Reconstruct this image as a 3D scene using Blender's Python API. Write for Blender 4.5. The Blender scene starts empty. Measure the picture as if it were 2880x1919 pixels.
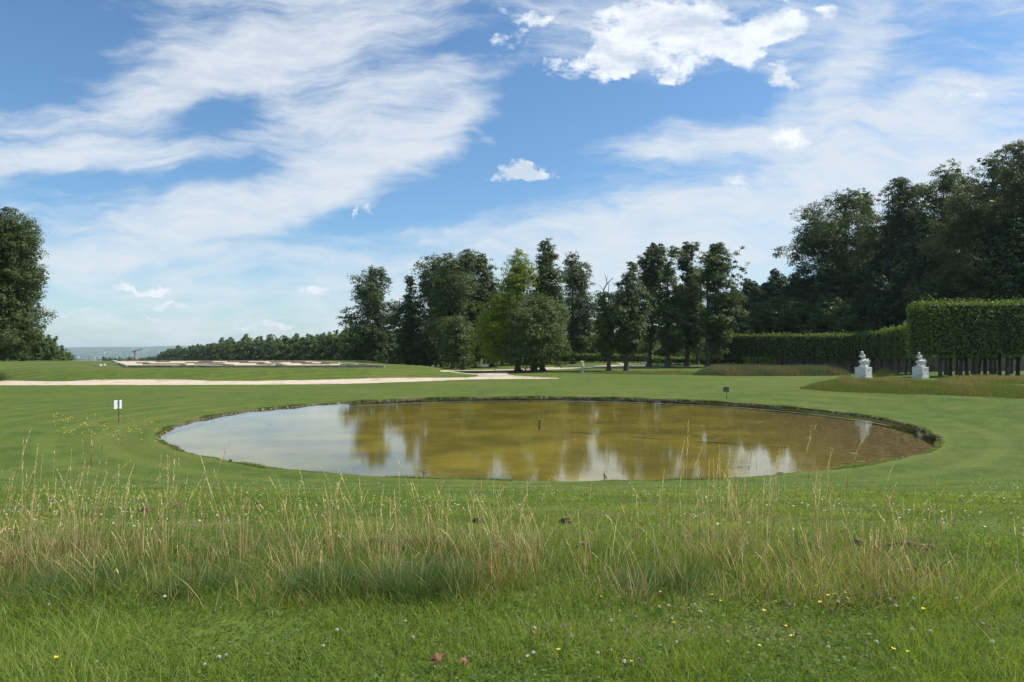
import bpy, math, random
import numpy as np
from mathutils import Vector

# ------------------------------------------------------------------ camera, sky, sun, exposure
sc = bpy.context.scene
C = sc.collection
H = 4.0                      # eye height above the pond water (z = 0)
HY = 985.0                   # row of the horizon in the 2880 x 1919 photograph
F = 1920.0                   # focal length in the same pixels (24 mm on 36 mm)
cam_d = bpy.data.cameras.new('camera'); cam = bpy.data.objects.new('camera', cam_d); C.objects.link(cam)
cam.location = (0, 0, H); cam.rotation_euler = (math.pi/2, 0, 0)
cam_d.lens = 24; cam_d.sensor_width = 36; cam_d.shift_y = (HY-959.5)/2880
cam_d.clip_start = 0.1; cam_d.clip_end = 40000
sc.camera = cam
sc.view_settings.view_transform = 'Standard'; sc.view_settings.look = 'None'
sc.view_settings.exposure = 0.3; sc.view_settings.gamma = 1.0
sc.render.resolution_x = 1024; sc.render.resolution_y = 682
sc.cycles.max_bounces = 8; sc.cycles.transparent_max_bounces = 16
sc.cycles.diffuse_bounces = 3; sc.cycles.volume_bounces = 1

SUN_EL, SUN_AZ = math.radians(52), math.radians(81)     # azimuth measured from +Y towards +X
sun_d = bpy.data.lights.new('sun', 'SUN'); sun = bpy.data.objects.new('sun', sun_d); C.objects.link(sun)
sun_d.energy = 4.8; sun_d.angle = math.radians(0.53); sun_d.color = (1.0, 0.94, 0.84)
sdir = Vector((math.cos(SUN_EL)*math.sin(SUN_AZ), math.cos(SUN_EL)*math.cos(SUN_AZ), math.sin(SUN_EL)))
sun.rotation_euler = sdir.to_track_quat('Z', 'Y').to_euler(); sun.location = sdir*300

class NT:
    """tiny helper for node trees"""
    def __init__(s, tree): s.t = tree; s.n = tree.nodes; s.l = tree.links
    def node(s, typ, **kw):
        n = s.n.new(typ)
        for k, v in kw.items():
            if k.startswith('i_'):
                k2 = k[2:]; k2 = int(k2) if k2.isdigit() else k2.replace('_', ' ')
                if hasattr(v, 'is_linked') or isinstance(v, bpy.types.NodeSocket): s.l.new(v, n.inputs[k2])
                else: n.inputs[k2].default_value = v
            else: setattr(n, k, v)
        return n
    def math(s, op, a, b=None, c=None, clamp=False):
        n = s.n.new('ShaderNodeMath'); n.operation = op; n.use_clamp = clamp
        for i, v in enumerate((a, b, c)):
            if v is None: continue
            if isinstance(v, bpy.types.NodeSocket): s.l.new(v, n.inputs[i])
            else: n.inputs[i].default_value = v
        return n.outputs[0]
    def smooth(s, v, a, b, to0=0.0, to1=1.0):
        n = s.n.new('ShaderNodeMapRange'); n.interpolation_type = 'SMOOTHSTEP'
        s.l.new(v, n.inputs[0]); n.inputs[1].default_value = a; n.inputs[2].default_value = b
        n.inputs[3].default_value = to0; n.inputs[4].default_value = to1
        return n.outputs[0]
    def mix(s, f, a, b):
        n = s.n.new('ShaderNodeMix'); n.data_type = 'RGBA'
        for i, v in ((0, f), (6, a), (7, b)):
            if isinstance(v, bpy.types.NodeSocket): s.l.new(v, n.inputs[i])
            elif i == 0: n.inputs[0].default_value = v
            else: n.inputs[i].default_value = (*v, 1) if len(v) == 3 else v
        return n.outputs[2]
    def noise(s, vec, scale, detail=3, rough=0.5, dist=0.0):
        n = s.n.new('ShaderNodeTexNoise'); n.inputs['Scale'].default_value = scale
        n.inputs['Detail'].default_value = detail; n.inputs['Roughness'].default_value = rough
        n.inputs['Distortion'].default_value = dist
        if vec is not None: s.l.new(vec, n.inputs['Vector'])
        return n
    def mapping(s, vec, loc=(0,0,0), rot=(0,0,0), scale=(1,1,1), typ='POINT'):
        n = s.n.new('ShaderNodeMapping'); n.vector_type = typ; s.l.new(vec, n.inputs[0])
        n.inputs[1].default_value = loc; n.inputs[2].default_value = rot; n.inputs[3].default_value = scale
        return n.outputs[0]

world = bpy.data.worlds.new('World'); sc.world = world; world.use_nodes = True
W = NT(world.node_tree); W.n.clear()
sky = W.node('ShaderNodeTexSky', sky_type='NISHITA', sun_disc=False, sun_elevation=SUN_EL, sun_rotation=SUN_AZ,
             air_density=1.0, dust_density=0.7, ozone_density=1.6, altitude=100)
tc = W.node('ShaderNodeTexCoord')
sep = W.node('ShaderNodeSeparateXYZ'); W.l.new(tc.outputs['Generated'], sep.inputs[0])
yy = W.math('MAXIMUM', sep.outputs[1], 0.12)
U = W.math('ADD', W.math('MULTIPLY', W.math('DIVIDE', sep.outputs[0], yy), 1.92), 1.44)
V = W.math('MULTIPLY', W.math('DIVIDE', W.math('MAXIMUM', sep.outputs[2], 0.0), yy), 1.92)
uv = W.node('ShaderNodeCombineXYZ', i_0=U, i_1=V).outputs[0]
wn = W.noise(uv, 2.2, 4, 0.55)
wv = W.node('ShaderNodeVectorMath', operation='SUBTRACT'); W.l.new(wn.outputs['Color'], wv.inputs[0]); wv.inputs[1].default_value = (.5, .5, .5)
wv2 = W.node('ShaderNodeVectorMath', operation='SCALE'); W.l.new(wv.outputs[0], wv2.inputs[0]); wv2.inputs[3].default_value = 0.19
wv3 = W.node('ShaderNodeVectorMath', operation='ADD'); W.l.new(uv, wv3.inputs[0]); W.l.new(wv2.outputs[0], wv3.inputs[1])
UVW = wv3.outputs[0]
def blobs(vec, lst):
    tot = None
    for (cx, cy, rx, ry, rot, w) in lst:
        m = W.mapping(vec, (cx/1000, (HY-cy)/1000, 0), (0, 0, math.radians(rot)), (rx/1000, ry/1000, 1), 'TEXTURE')
        m2 = W.mapping(m, scale=(1, 1, 0))
        g = W.node('ShaderNodeTexGradient', gradient_type='SPHERICAL'); W.l.new(m2, g.inputs[0])
        gs = W.smooth(g.outputs['Fac'], 0, 0.8)
        tot = W.math('MULTIPLY', gs, w) if tot is None else W.math('MULTIPLY_ADD', gs, w, tot)
    return tot
CIRRUS = [ (800,120,480,190,22,.55), (480,250,330,130,25,.5), (1080,320,480,230,28,.45), (1010,470,640,90,22,.6), (520,640,640,110,14,.6),
  (230,445,480,75,3,.65), (1340,270,220,60,30,.4), (2550,420,560,230,15,.5), (1950,400,620,80,2,.55), (2050,640,1200,190,10,.5),
  (2400,180,130,300,-28,.5), (2190,280,90,140,20,.35), (2700,250,300,90,15,.3), (1380,420,110,22,-40,.45), (1280,530,220,16,-18,.4), (700,180,300,120,10,.3),
  (120,110,440,230,25,-1.0), (600,320,210,100,15,-.85), (640,480,260,60,14,-.8), (200,545,420,75,6,-.75), (330,580,300,40,10,-.2),
  (1540,330,330,250,0,-1.0), (1330,520,480,110,20,-1.0), (1720,300,420,130,0,-.85), (980,620,330,60,14,-.6), (1380,110,170,160,0,-.5),
  (2060,230,220,150,0,-.75), (1750,490,420,55,0,-.4), (2700,90,330,150,0,-.35), (1100,190,260,70,15,-.3), (1550,560,260,60,5,-.6), (1250,130,160,60,0,-.25) ]
CUMUL = [ (1880,80,400,130,0,1.1), (1700,160,200,60,24,.8), (1870,195,200,60,0,.75), (2070,150,160,70,-20,.9), (2190,70,170,75,18,.9), (1720,215,110,45,22,.8),
  (2210,242,90,50,0,.8), (1430,490,130,36,2,.75), (1530,492,100,34,0,.6), (2230,410,160,80,0,.7), (2090,535,100,50,0,.7), (2210,182,60,35,10,.65), (2750,250,240,110,15,.5),
  (1480,35,160,60,0,.8), (1440,120,90,40,20,.6), (2330,40,60,40,0,.6), (1540,185,60,30,10,.55), (1000,592,30,24,30,.7), (1050,592,36,20,0,.6),
  (435,812,120,26,3,.8), (470,862,120,24,2,.8), (340,808,70,16,4,.6), (180,880,140,22,0,.7), (905,830,110,22,0,.75), (778,915,80,20,0,.75), (690,923,50,16,0,.7), (460,905,120,14,0,.55), (300,900,160,14,0,.5)]
base = W.smooth(V, 0.0, 0.75, 0.78, 0.50)
cov = W.math('ADD', base, blobs(UVW, CIRRUS))
st1 = W.noise(W.mapping(UVW, rot=(0, 0, math.radians(-24)), scale=(1.0, 5.0, 1)), 2.6, 7, 0.62, 0.25)
st2 = W.noise(W.mapping(UVW, rot=(0, 0, math.radians(8)), scale=(1.6, 7.0, 1)), 4.5, 6, 0.62, 0.2)
fine = W.noise(uv, 7, 6, 0.6, 0.3)
tx = W.math('ADD', W.math('MULTIPLY', W.math('SUBTRACT', st1.outputs[0], .5), 2.1), W.math('MULTIPLY', W.math('SUBTRACT', st2.outputs[0], .5), 1.1))
tx = W.math('ADD', tx, W.math('MULTIPLY', W.math('SUBTRACT', fine.outputs[0], .5), .35))
veil = W.noise(W.mapping(UVW, rot=(0, 0, math.radians(-30)), scale=(1.0, 3.5, 1)), 6.0, 7, 0.66, 0.2)
cir = W.smooth(W.math('ADD', cov, tx), -0.15, 1.35)
cir = W.math('MULTIPLY', cir, W.smooth(veil.outputs[0], .34, .62, .80, 1.0))
cn = W.noise(W.mapping(uv, scale=(1, 1.6, 1)), 8, 9, 0.66, 0.25)
cwn = W.noise(uv, 11, 4, 0.6); cw1 = W.node('ShaderNodeVectorMath', operation='SUBTRACT'); W.l.new(cwn.outputs['Color'], cw1.inputs[0]); cw1.inputs[1].default_value = (.5, .5, .5)
cw2 = W.node('ShaderNodeVectorMath', operation='SCALE'); W.l.new(cw1.outputs[0], cw2.inputs[0]); cw2.inputs[3].default_value = 0.12
cw3 = W.node('ShaderNodeVectorMath', operation='ADD'); W.l.new(uv, cw3.inputs[0]); W.l.new(cw2.outputs[0], cw3.inputs[1])
cum = W.smooth(W.math('ADD', W.math('MULTIPLY', blobs(cw3.outputs[0], CUMUL), 1.0), W.math('MULTIPLY', W.math('SUBTRACT', cn.outputs[0], .5), 2.6)), 0.42, 0.95)
cir_col = W.mix(W.smooth(V, 0.0, 0.8), (6.1, 6.7, 7.2), (6.3, 6.8, 7.4))
shade = W.noise(W.mapping(uv, loc=(.01, .03, 0), scale=(1, 2, 1)), 5, 5, 0.6)
cum_col = W.mix(W.smooth(shade.outputs[0], .38, .6), (5.4, 6.1, 7.0), (8.2, 8.6, 9.0))
cum_col = W.mix(W.smooth(V, .05, .3), (6.6, 7.1, 7.6), cum_col)
skyt = W.mix(1.0, sky.outputs[0], (.80, 1.06, 1.22)); W.t.nodes[-1].blend_type = 'MULTIPLY'
c1 = W.mix(W.math('MULTIPLY', cir, .93), skyt, cir_col)
c2 = W.mix(W.math('MULTIPLY', cum, .9), c1, cum_col)
bg = W.node('ShaderNodeBackground', i_Strength=0.1); W.l.new(c2, bg.inputs[0])
wo = W.node('ShaderNodeOutputWorld'); W.l.new(bg.outputs[0], wo.inputs[0])
world.cycles.sampling_method = 'MANUAL'; world.cycles.sample_map_resolution = 512

# ------------------------------------------------------------------ helpers
def tag(o, label=None, cat=None, group=None, kind=None):
    if label: o['label'] = label
    if cat: o['category'] = cat
    if group: o['group'] = group
    if kind: o['kind'] = kind
    return o
def empty(name, loc, label, cat, group=None, rz=0):
    o = bpy.data.objects.new(name, None); C.objects.link(o); o.location = loc; o.rotation_euler = (0, 0, rz)
    return tag(o, label, cat, group)
def mesh_obj(name, verts, faces, mat, parent=None, attr=None, smooth=False, k=None):
    """faces: int array (n,k) or list of lists"""
    me = bpy.data.meshes.new(name)
    verts = np.asarray(verts, dtype=np.float32)
    if isinstance(faces, np.ndarray):
        n, k = faces.shape
        me.vertices.add(len(verts)); me.vertices.foreach_set('co', verts.ravel())
        me.loops.add(n*k); me.loops.foreach_set('vertex_index', faces.astype(np.int32).ravel())
        me.polygons.add(n); me.polygons.foreach_set('loop_start', (np.arange(n)*k).astype(np.int32))
        me.update(calc_edges=True)
        if attr is not None:
            a = me.attributes.new('v', 'FLOAT', 'FACE'); a.data.foreach_set('value', np.asarray(attr, dtype=np.float32))
    else:
        me.from_pydata([tuple(map(float, v)) for v in verts], [], faces); me.update()
    if smooth: me.polygons.foreach_set('use_smooth', [True]*len(me.polygons))
    me.materials.append(mat)
    o = bpy.data.objects.new(name, me); C.objects.link(o)
    if parent: o.parent = parent
    return o
class MB:
    """collects boxes, tubes and sheets into one mesh"""
    def __init__(s): s.v = []; s.f = []
    def box(s, x0, x1, y0, y1, z0, z1, rz=0, c=(0, 0), taper=1.0):
        b = len(s.v); ca, sa = math.cos(rz), math.sin(rz); mx, my = (x0+x1)/2, (y0+y1)/2
        for z, k in ((z0, 1.0), (z1, taper)):
            for x, y in ((x0, y0), (x1, y0), (x1, y1), (x0, y1)):
                x = mx+(x-mx)*k; y = my+(y-my)*k
                s.v.append((c[0]+x*ca-y*sa, c[1]+x*sa+y*ca, z))
        s.f += [[b, b+3, b+2, b+1], [b+4, b+5, b+6, b+7]]+[[b+i, b+(i+1) % 4, b+4+(i+1) % 4, b+4+i] for i in range(4)]
        return s
    def tube(s, pts, rad, n=6, cap=True):
        b = len(s.v); pts = [Vector(p) for p in pts]; N = len(pts)
        if not hasattr(rad, '__len__'): rad = [rad]*N
        for i, p in enumerate(pts):
            d = (pts[min(i+1, N-1)]-pts[max(i-1, 0)]).normalized()
            a = Vector((1, 0, 0)) if abs(d.x) < .8 else Vector((0, 1, 0))
            u = d.cross(a).normalized(); w = d.cross(u)
            for j in range(n):
                t = 2*math.pi*j/n
                s.v.append(tuple(p+(u*math.cos(t)+w*math.sin(t))*rad[i]))
        for i in range(N-1):
            for j in range(n):
                s.f.append([b+i*n+j, b+i*n+(j+1) % n, b+(i+1)*n+(j+1) % n, b+(i+1)*n+j])
        if cap: s.f.append([b+j for j in range(n)]); s.f.append([b+(N-1)*n+j for j in reversed(range(n))])
        return s
    def build(s, name, mat, parent=None, smooth=False, bevel=0):
        o = mesh_obj(name, s.v, s.f, mat, parent, smooth=smooth)
        if bevel:
            m = o.modifiers.new('bevel', 'BEVEL'); m.width = bevel; m.segments = 2
        return o
def copy_tree(o, parent=None):
    c = o.copy(); C.objects.link(c); c.parent = parent
    for ch in [x for x in bpy.data.objects if x.parent == o]: copy_tree(ch, c)
    return c

def mat_new(name):
    m = bpy.data.materials.new(name); m.use_nodes = True; n = NT(m.node_tree); n.n.clear()
    out = n.node('ShaderNodeOutputMaterial'); return m, n, out
def mat_simple(name, c1, c2, scale=5, rough=0.8, bump=0.0, detail=4, metallic=0, c3=None, s3=1.0):
    m, n, out = mat_new(name)
    t = n.node('ShaderNodeTexCoord'); nz = n.noise(t.outputs['Object'], scale, detail, .6)
    col = n.mix(n.smooth(nz.outputs[0], .35, .65), c1, c2)
    if c3: col = n.mix(n.smooth(n.noise(t.outputs['Object'], s3, 4, .6).outputs[0], .5, .66), col, c3)
    b = n.node('ShaderNodeBsdfPrincipled', i_Roughness=rough, i_Metallic=metallic); n.l.new(col, b.inputs['Base Color'])
    if bump:
        bp = n.node('ShaderNodeBump', i_Strength=1.0, i_Distance=bump); n.l.new(nz.outputs[0], bp.inputs['Height']); n.l.new(bp.outputs[0], b.inputs['Normal'])
    n.l.new(b.outputs[0], out.inputs[0]); return m
def mat_leaf(name, ca, cb, trans=0.35, tcol=None, cc=None):
    m, n, out = mat_new(name)
    a = n.node('ShaderNodeAttribute', attribute_name='v')
    col = n.mix(a.outputs['Fac'], ca, cb)
    if cc: col = n.mix(n.smooth(a.outputs['Fac'], .9, .97), col, cc)
    d = n.node('ShaderNodeBsdfPrincipled', i_Roughness=0.55); n.l.new(col, d.inputs['Base Color']); d.inputs['Specular IOR Level'].default_value = 0.3
    t = n.node('ShaderNodeBsdfTranslucent')
    hs = n.node('ShaderNodeHueSaturation', i_Saturation=1.15, i_Value=1.5, i_Hue=.49); n.l.new(col, hs.inputs['Color']); n.l.new(hs.outputs[0], t.inputs[0])
    mx = n.node('ShaderNodeMixShader', i_0=trans); n.l.new(d.outputs[0], mx.inputs[1]); n.l.new(t.outputs[0], mx.inputs[2])
    n.l.new(mx.outputs[0], out.inputs[0]); return m

# ------------------------------------------------------------------ terrain
PCX, PCY, PRX, PRY = 1.67, 39.15, 19.7, 18.55        # pond ellipse
def ss(a, b, x):
    t = np.clip((np.asarray(x, float)-a)/(b-a), 0, 1); return t*t*(3-2*t)
def sdist(poly, x, y, closed=True):
    """distance to polygon edge, positive inside"""
    x = np.asarray(x, float); y = np.asarray(y, float); P = np.array(poly, float); d = np.full(x.shape, 1e9); inside = np.zeros(x.shape, bool)
    n = len(P)
    for i in range(n):
        a = P[i]; b = P[(i+1) % n]; e = b-a; L = (e**2).sum()
        t = np.clip(((x-a[0])*e[0]+(y-a[1])*e[1])/L, 0, 1)
        d = np.minimum(d, np.hypot(x-a[0]-t*e[0], y-a[1]-t*e[1]))
        c = ((a[1] > y) != (b[1] > y)); 
        with np.errstate(divide='ignore', invalid='ignore'):
            inside ^= c & (x < (b[0]-a[0])*(y-a[1])/((b[1]-a[1]) if b[1] != a[1] else 1e-9)+a[0])
    return np.where(inside, d, -d)
MOUND = [(-900, 74), (-60, 79), (-45, 79.6), (-32, 80.8), (-24, 82.5), (-17, 85), (-11, 88.8), (-7, 93), (-4.5, 98), (-6, 110), (-13, 122), (-24, 142), (-26, 220), (-900, 500)]
WALL = [(51.5, 132), (58, 120), (64, 105), (63, 92), (59, 80), (64, 75), (140, 73)]
HILL = [(24, 260), (40, 165)] + WALL + [(900, 60), (900, 2000), (60, 2000)]
def ell(x, y): return np.hypot((x-PCX)/PRX, (y-PCY)/PRY)
def terrain(x, y):
    x = np.asarray(x, float); y = np.asarray(y, float)
    e = ell(x, y); d = (e-1)*19.0; ang = np.degrees(np.arctan2(y-PCY, x-PCX))
    z = 0.075+0.175*ss(0, 6, d)+0*x
    z = z+0.10*np.sin(x*.11+1.3)*np.cos(y*.09)*ss(3, 15, d)*(1-ss(72, 86, y))
    z = z-0.03*(1-ss(0, 7, d))*ss(-20, -60, ang)*ss(-160, -120, ang)          # near rim a little lower
    # bank towards the camera
    z = z+2.15*(1-.62*np.clip((y-4.9)/15.6, 0, 1)-.38*ss(4.6, 20.5, y))
    # rise under the statues, right of the pond
    w = ss(-60, -15, ang)*(1-.8*ss(34, 52, ang))*(1-ss(60, 110, ang))
    z = z+1.32*ss(1.5, 15, d)*w*ss(8, 30, y+x*.4)
    # gentle rise behind
    z = z+0.5*ss(110, 165, y)*ss(-12, 4, x)+.012*np.clip(y-170, 0, 400)*ss(-12, 4, x)
    # mound with the ruins
    z = z+1.35*ss(0, 9.5, sdist(MOUND, x, y))
    # fall towards the valley on the far left
    r = x/np.maximum(y, 1.0); wl = (1-ss(-.17, -.05, r))*ss(100, 150, y)
    drop = np.interp(y, [0, 156, 190, 450, 580, 700, 1500, 2500, 7000, 8800, 9600, 10500, 20000], [0, 0, -5.6, -6.6, -11, -18, -62, -75, -75, -20, 30, 44, -200])
    drop = np.where(y > 7000, drop+18*np.sin(x*.0011+.8)*ss(7500, 9500, y)+7*np.sin(x*.0047)*ss(7500, 9500, y), drop)
    z = z*(1-wl*ss(150, 400, y))+drop*wl
    # wooded bank on the right
    dh = sdist(HILL, x, y)
    z = z+2.2*ss(0, 1.6, dh)+.5*np.clip(dh, 0, 13)+.08*np.clip(dh-13, 0, 120)
    return z
def at(px, py, zextra=0.0, y0=3.0, y1=900.0):
    """the point of the ground seen in photograph pixel (px, py)"""
    Y = np.geomspace(y0, y1, 6000); X = (px-1440)/F*Y
    zr = H-(py-HY)/F*Y; zt = terrain(X, Y)+zextra
    k = np.argmax(zr <= zt); k = max(k, 1)
    t = (zr[k-1]-zt[k-1])/((zr[k-1]-zt[k-1])-(zr[k]-zt[k])+1e-9); yv = Y[k-1]+(Y[k]-Y[k-1])*t
    return Vector(((px-1440)/F*yv, yv, float(terrain((px-1440)/F*yv, yv))))
def gz(x, y): return float(terrain(x, y))
def on(px, Y):   # ground point in column px at distance Y
    X = (px-1440)/F*Y; return Vector((X, Y, gz(X, Y)))

def rim_wobble(a):
    return 1+.004*np.sin(a*9+1)+.003*np.sin(a*23)+.002*np.sin(a*57+2)+.0015*np.sin(a*131)
NA = 1080
ang = np.linspace(0, 2*np.pi, NA, endpoint=False)
rr = [1.0, 1.004, 1.01, 1.02, 1.035, 1.055, 1.08, 1.11, 1.15]
while rr[-1] < 3.4: rr.append(rr[-1]+.036)
while rr[-1] < 12: rr.append(rr[-1]+.05*(rr[-1]/3.4)**1.2)
while rr[-1] < 900: rr.append(rr[-1]*1.035)
rr = np.array(rr)
Rg, Ag = np.meshgrid(rr, ang, indexing='ij'); wob = rim_wobble(Ag)
GX = PCX+PRX*Rg*np.cos(Ag)*np.where(Rg < 1.15, wob, 1); GY = PCY+PRY*Rg*np.sin(Ag)*np.where(Rg < 1.15, wob, 1)
GZ = terrain(GX, GY)
rs = np.random.RandomState(3)
def ring_faces(nr, na):
    i = np.arange(nr-1)[:, None]*na; j = np.arange(na)[None, :]; j2 = (j+1) % na
    return np.stack([i+j, i+na+j, i+na+j2, i+j2], -1).reshape(-1, 4)

# lawn material
def mat_lawn():
    m, n, out = mat_new('lawn')
    g = n.node('ShaderNodeNewGeometry'); P = g.outputs['Position']
    sp = n.node('ShaderNodeSeparateXYZ'); n.l.new(P, sp.inputs[0])
    big = n.noise(P, .09, 5, .62).outputs[0]; mid = n.noise(n.mapping(P, scale=(1, .6, 1)), .9, 7, .72).outputs[0]; fin = n.noise(P, 9, 5, .7).outputs[0]
    vf = n.noise(n.mapping(P, scale=(1, .35, 1)), 42, 4, .75).outputs[0]
    col = n.mix(n.smooth(mid, .36, .62), (.052, .098, .011), (.098, .145, .018))
    col = n.mix(n.smooth(big, .45, .68), col, (.125, .135, .024))
    col = n.mix(n.math('MULTIPLY', n.smooth(fin, .3, .72), .55), (.042, .078, .014), col) if False else n.mix(n.math('MULTIPLY', n.smooth(fin, .48, .68), .7), col, (.130, .175, .034))
    col = n.mix(n.math('MULTIPLY', n.smooth(vf, .56, .4), .75), col, (.022, .046, .007))
    # mowing stripes: rings round the pond
    ex = n.math('DIVIDE', n.math('SUBTRACT', sp.outputs[0], PCX), PRX); ey = n.math('DIVIDE', n.math('SUBTRACT', sp.outputs[1], PCY), PRY)
    el = n.math('SQRT', n.math('ADD', n.math('MULTIPLY', ex, ex), n.math('MULTIPLY', ey, ey)))
    el2 = n.math('ADD', el, n.math('MULTIPLY', n.math('SUBTRACT', mid, .5), .02))
    sw = n.math('SINE', n.math('MULTIPLY', el2, 58.0))
    col = n.mix(n.math('MULTIPLY', n.smooth(sw, -.2, .9), n.math('MULTIPLY', n.smooth(big, .3, .55), .34)), col, (.135, .165, .035))
    # dry patches and dirt scrapes
    dry = n.noise(n.mapping(P, scale=(.5, 1.5, 1)), .8, 6, .7).outputs[0]
    col = n.mix(n.math('MULTIPLY', n.smooth(dry, .55, .72), .55), col, (.19, .16, .07))
    mx = n.noise(n.mapping(P, scale=(.35, 3.0, 1)), .9, 6, .75).outputs[0]
    yb = n.math('MULTIPLY', n.smooth(sp.outputs[1], 6.0, 7.5), n.smooth(sp.outputs[1], 12, 9.5))
    col = n.mix(n.math('MULTIPLY', n.math('MULTIPLY', n.smooth(mx, .58, .66), yb), .8), col, (.13, .085, .045))
    # far valley: woods and fields
    fw = n.noise(P, .006, 6, .65).outputs[0]
    farc = n.mix(n.smooth(fw, .44, .56), (.030, .050, .018), (.12, .14, .06))
    col = n.mix(n.smooth(sp.outputs[1], 600, 900), col, farc)
    # leaf litter under the trees of the wooded bank
    hz = n.math('MULTIPLY', n.smooth(sp.outputs[2], 2.4, 3.6), n.smooth(sp.outputs[0], 30, 42))
    col = n.mix(hz, col, n.mix(n.smooth(mid, .4, .6), (.028, .034, .012), (.07, .065, .028)))
    b = n.node('ShaderNodeBsdfPrincipled', i_Roughness=.9); n.l.new(col, b.inputs['Base Color']); b.inputs['Specular IOR Level'].default_value = .15
    bp = n.node('ShaderNodeBump', i_Strength=.8, i_Distance=.03); n.l.new(n.math('ADD', fin, n.math('MULTIPLY', vf, .7)), bp.inputs['Height']); n.l.new(bp.outputs[0], b.inputs['Normal'])
    n.l.new(b.outputs[0], out.inputs[0]); return m
M_lawn = mat_lawn()
M_soil = mat_simple('soil', (.075, .055, .032), (.15, .12, .075), 14, .95, .02, 6, c3=(.045, .06, .02), s3=3)
gv = np.stack([GX, GY, GZ], -1).reshape(-1, 3)
lawn = tag(mesh_obj('lawn', gv, ring_faces(len(rr), NA), M_lawn, smooth=True), kind='structure')
# soil bank from the lawn lip down into the water, ragged
bank_r = [1.0, .9990, .9980, .9970, .9950, .9935]
bank_z = [0, -.05, -.11, -.20, -.30, -.34]
BR, BA = np.meshgrid(bank_r, ang, indexing='ij'); wb = rim_wobble(BA)
jit = 1+np.where(BR < 1, rs.normal(0, .0004, BR.shape), 0)
bx = PCX+PRX*BR*np.cos(BA)*wb*jit; by = PCY+PRY*BR*np.sin(BA)*wb*jit
lip = terrain(PCX+PRX*np.cos(ang)*rim_wobble(ang), PCY+PRY*np.sin(ang)*rim_wobble(ang))
bz = lip[None, :]*np.array([1, .75, .3, -.25, -.9, -1.3])[:, None]+np.array([0, 0, 0, -.04, -.12, -.16])[:, None]
bz[1:3] += .02*np.sin(ang*37)[None, :]+rs.normal(0, .005, bz[1:3].shape)
bank = tag(mesh_obj('pond_bank', np.stack([bx, by, bz], -1).reshape(-1, 3)[:, :], ring_faces(len(bank_r), NA)[:, ::-1], M_soil, smooth=True), kind='structure')
# pond floor
def mat_floor():
    m, n, out = mat_new('pond_floor')
    P = n.node('ShaderNodeNewGeometry').outputs['Position']; sp = n.node('ShaderNodeSeparateXYZ'); n.l.new(P, sp.inputs[0])
    a = n.noise(P, .25, 6, .65).outputs[0]; b_ = n.noise(P, 2.2, 5, .7).outputs[0]; c_ = n.noise(n.mapping(P, scale=(1, 1.6, 1)), 5, 4, .6).outputs[0]
    col = n.mix(n.smooth(a, .35, .65), (.118, .108, .018), (.255, .222, .036))
    col = n.mix(n.math('MULTIPLY', n.smooth(b_, .5, .68), .5), col, (.12, .115, .03))
    col = n.mix(n.math('MULTIPLY', n.smooth(c_, .60, .68), .7), col, (.11, .09, .035))
    # bare silt at the right end
    s_ = n.math('ADD', n.math('SUBTRACT', sp.outputs[0], n.math('MULTIPLY', sp.outputs[1], .25)), n.math('MULTIPLY', n.math('SUBTRACT', a, .5), 9))
    col = n.mix(n.smooth(s_, 2.0, 10.5), col, n.mix(n.smooth(b_, .4, .62), (.075, .06, .04), (.20, .15, .09)))
    b = n.node('ShaderNodeBsdfPrincipled', i_Roughness=.9); n.l.new(col, b.inputs['Base Color']); n.l.new(b.outputs[0], out.inputs[0]); return m
fr = np.array([1.006, .9, .7, .4, .15, .01]); FR, FA = np.meshgrid(fr, ang[::4], indexing='ij')
fz = np.interp(FR, [0, .8, 1.0], [-.55, -.45, -.325])
tag(mesh_obj('pond_floor', np.stack([PCX+PRX*FR*np.cos(FA), PCY+PRY*FR*np.sin(FA), fz], -1).reshape(-1, 3), ring_faces(len(fr), NA//4)[:, ::-1], mat_floor(), smooth=True), kind='structure')
# water
def mat_water():
    m, n, out = mat_new('water')
    P = n.node('ShaderNodeNewGeometry').outputs['Position']; sp = n.node('ShaderNodeSeparateXYZ'); n.l.new(P, sp.inputs[0])
    r1 = n.noise(n.mapping(P, scale=(.8, 2.2, 1)), 2.6, 3, .55).outputs[0]
    r2 = n.noise(n.mapping(P, rot=(0, 0, .5), scale=(1, 2.4, 1)), 9, 2, .5).outputs[0]
    calm = n.smooth(n.noise(n.mapping(P, scale=(.4, 1, 1)), .13, 3, .5).outputs[0], .38, .62, .45, 1.0)
    hgt = n.math('MULTIPLY', n.math('ADD', n.math('MULTIPLY', r1, 1.0), n.math('MULTIPLY', r2, .22)), calm)
    bp = n.node('ShaderNodeBump', i_Strength=1.0, i_Distance=.0018); n.l.new(hgt, bp.inputs['Height'])
    fr_ = n.node('ShaderNodeFresnel', i_IOR=1.33); n.l.new(bp.outputs[0], fr_.inputs['Normal'])
    gl = n.node('ShaderNodeBsdfGlossy', i_Roughness=.015); n.l.new(bp.outputs[0], gl.inputs['Normal']); gl.inputs[0].default_value = (1, 1, 1, 1)
    tr = n.node('ShaderNodeBsdfTransparent'); tr.inputs[0].default_value = (.93, .90, .72, 1)
    mx = n.node('ShaderNodeMixShader'); n.l.new(fr_.outputs[0], mx.inputs[0]); n.l.new(tr.outputs[0], mx.inputs[1]); n.l.new(gl.outputs[0], mx.inputs[2])
    n.l.new(mx.outputs[0], out.inputs[0]); return m
wr = np.array([.9986, .8, .4, .01]); WR, WA = np.meshgrid(wr, ang, indexing='ij'); wz = WR*0
tag(mesh_obj('water', np.stack([PCX+PRX*WR*np.cos(WA)*rim_wobble(WA), PCY+PRY*WR*np.sin(WA)*rim_wobble(WA), wz], -1).reshape(-1, 3), ring_faces(len(wr), NA)[:, ::-1], mat_water(), smooth=True), kind='structure')
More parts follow.
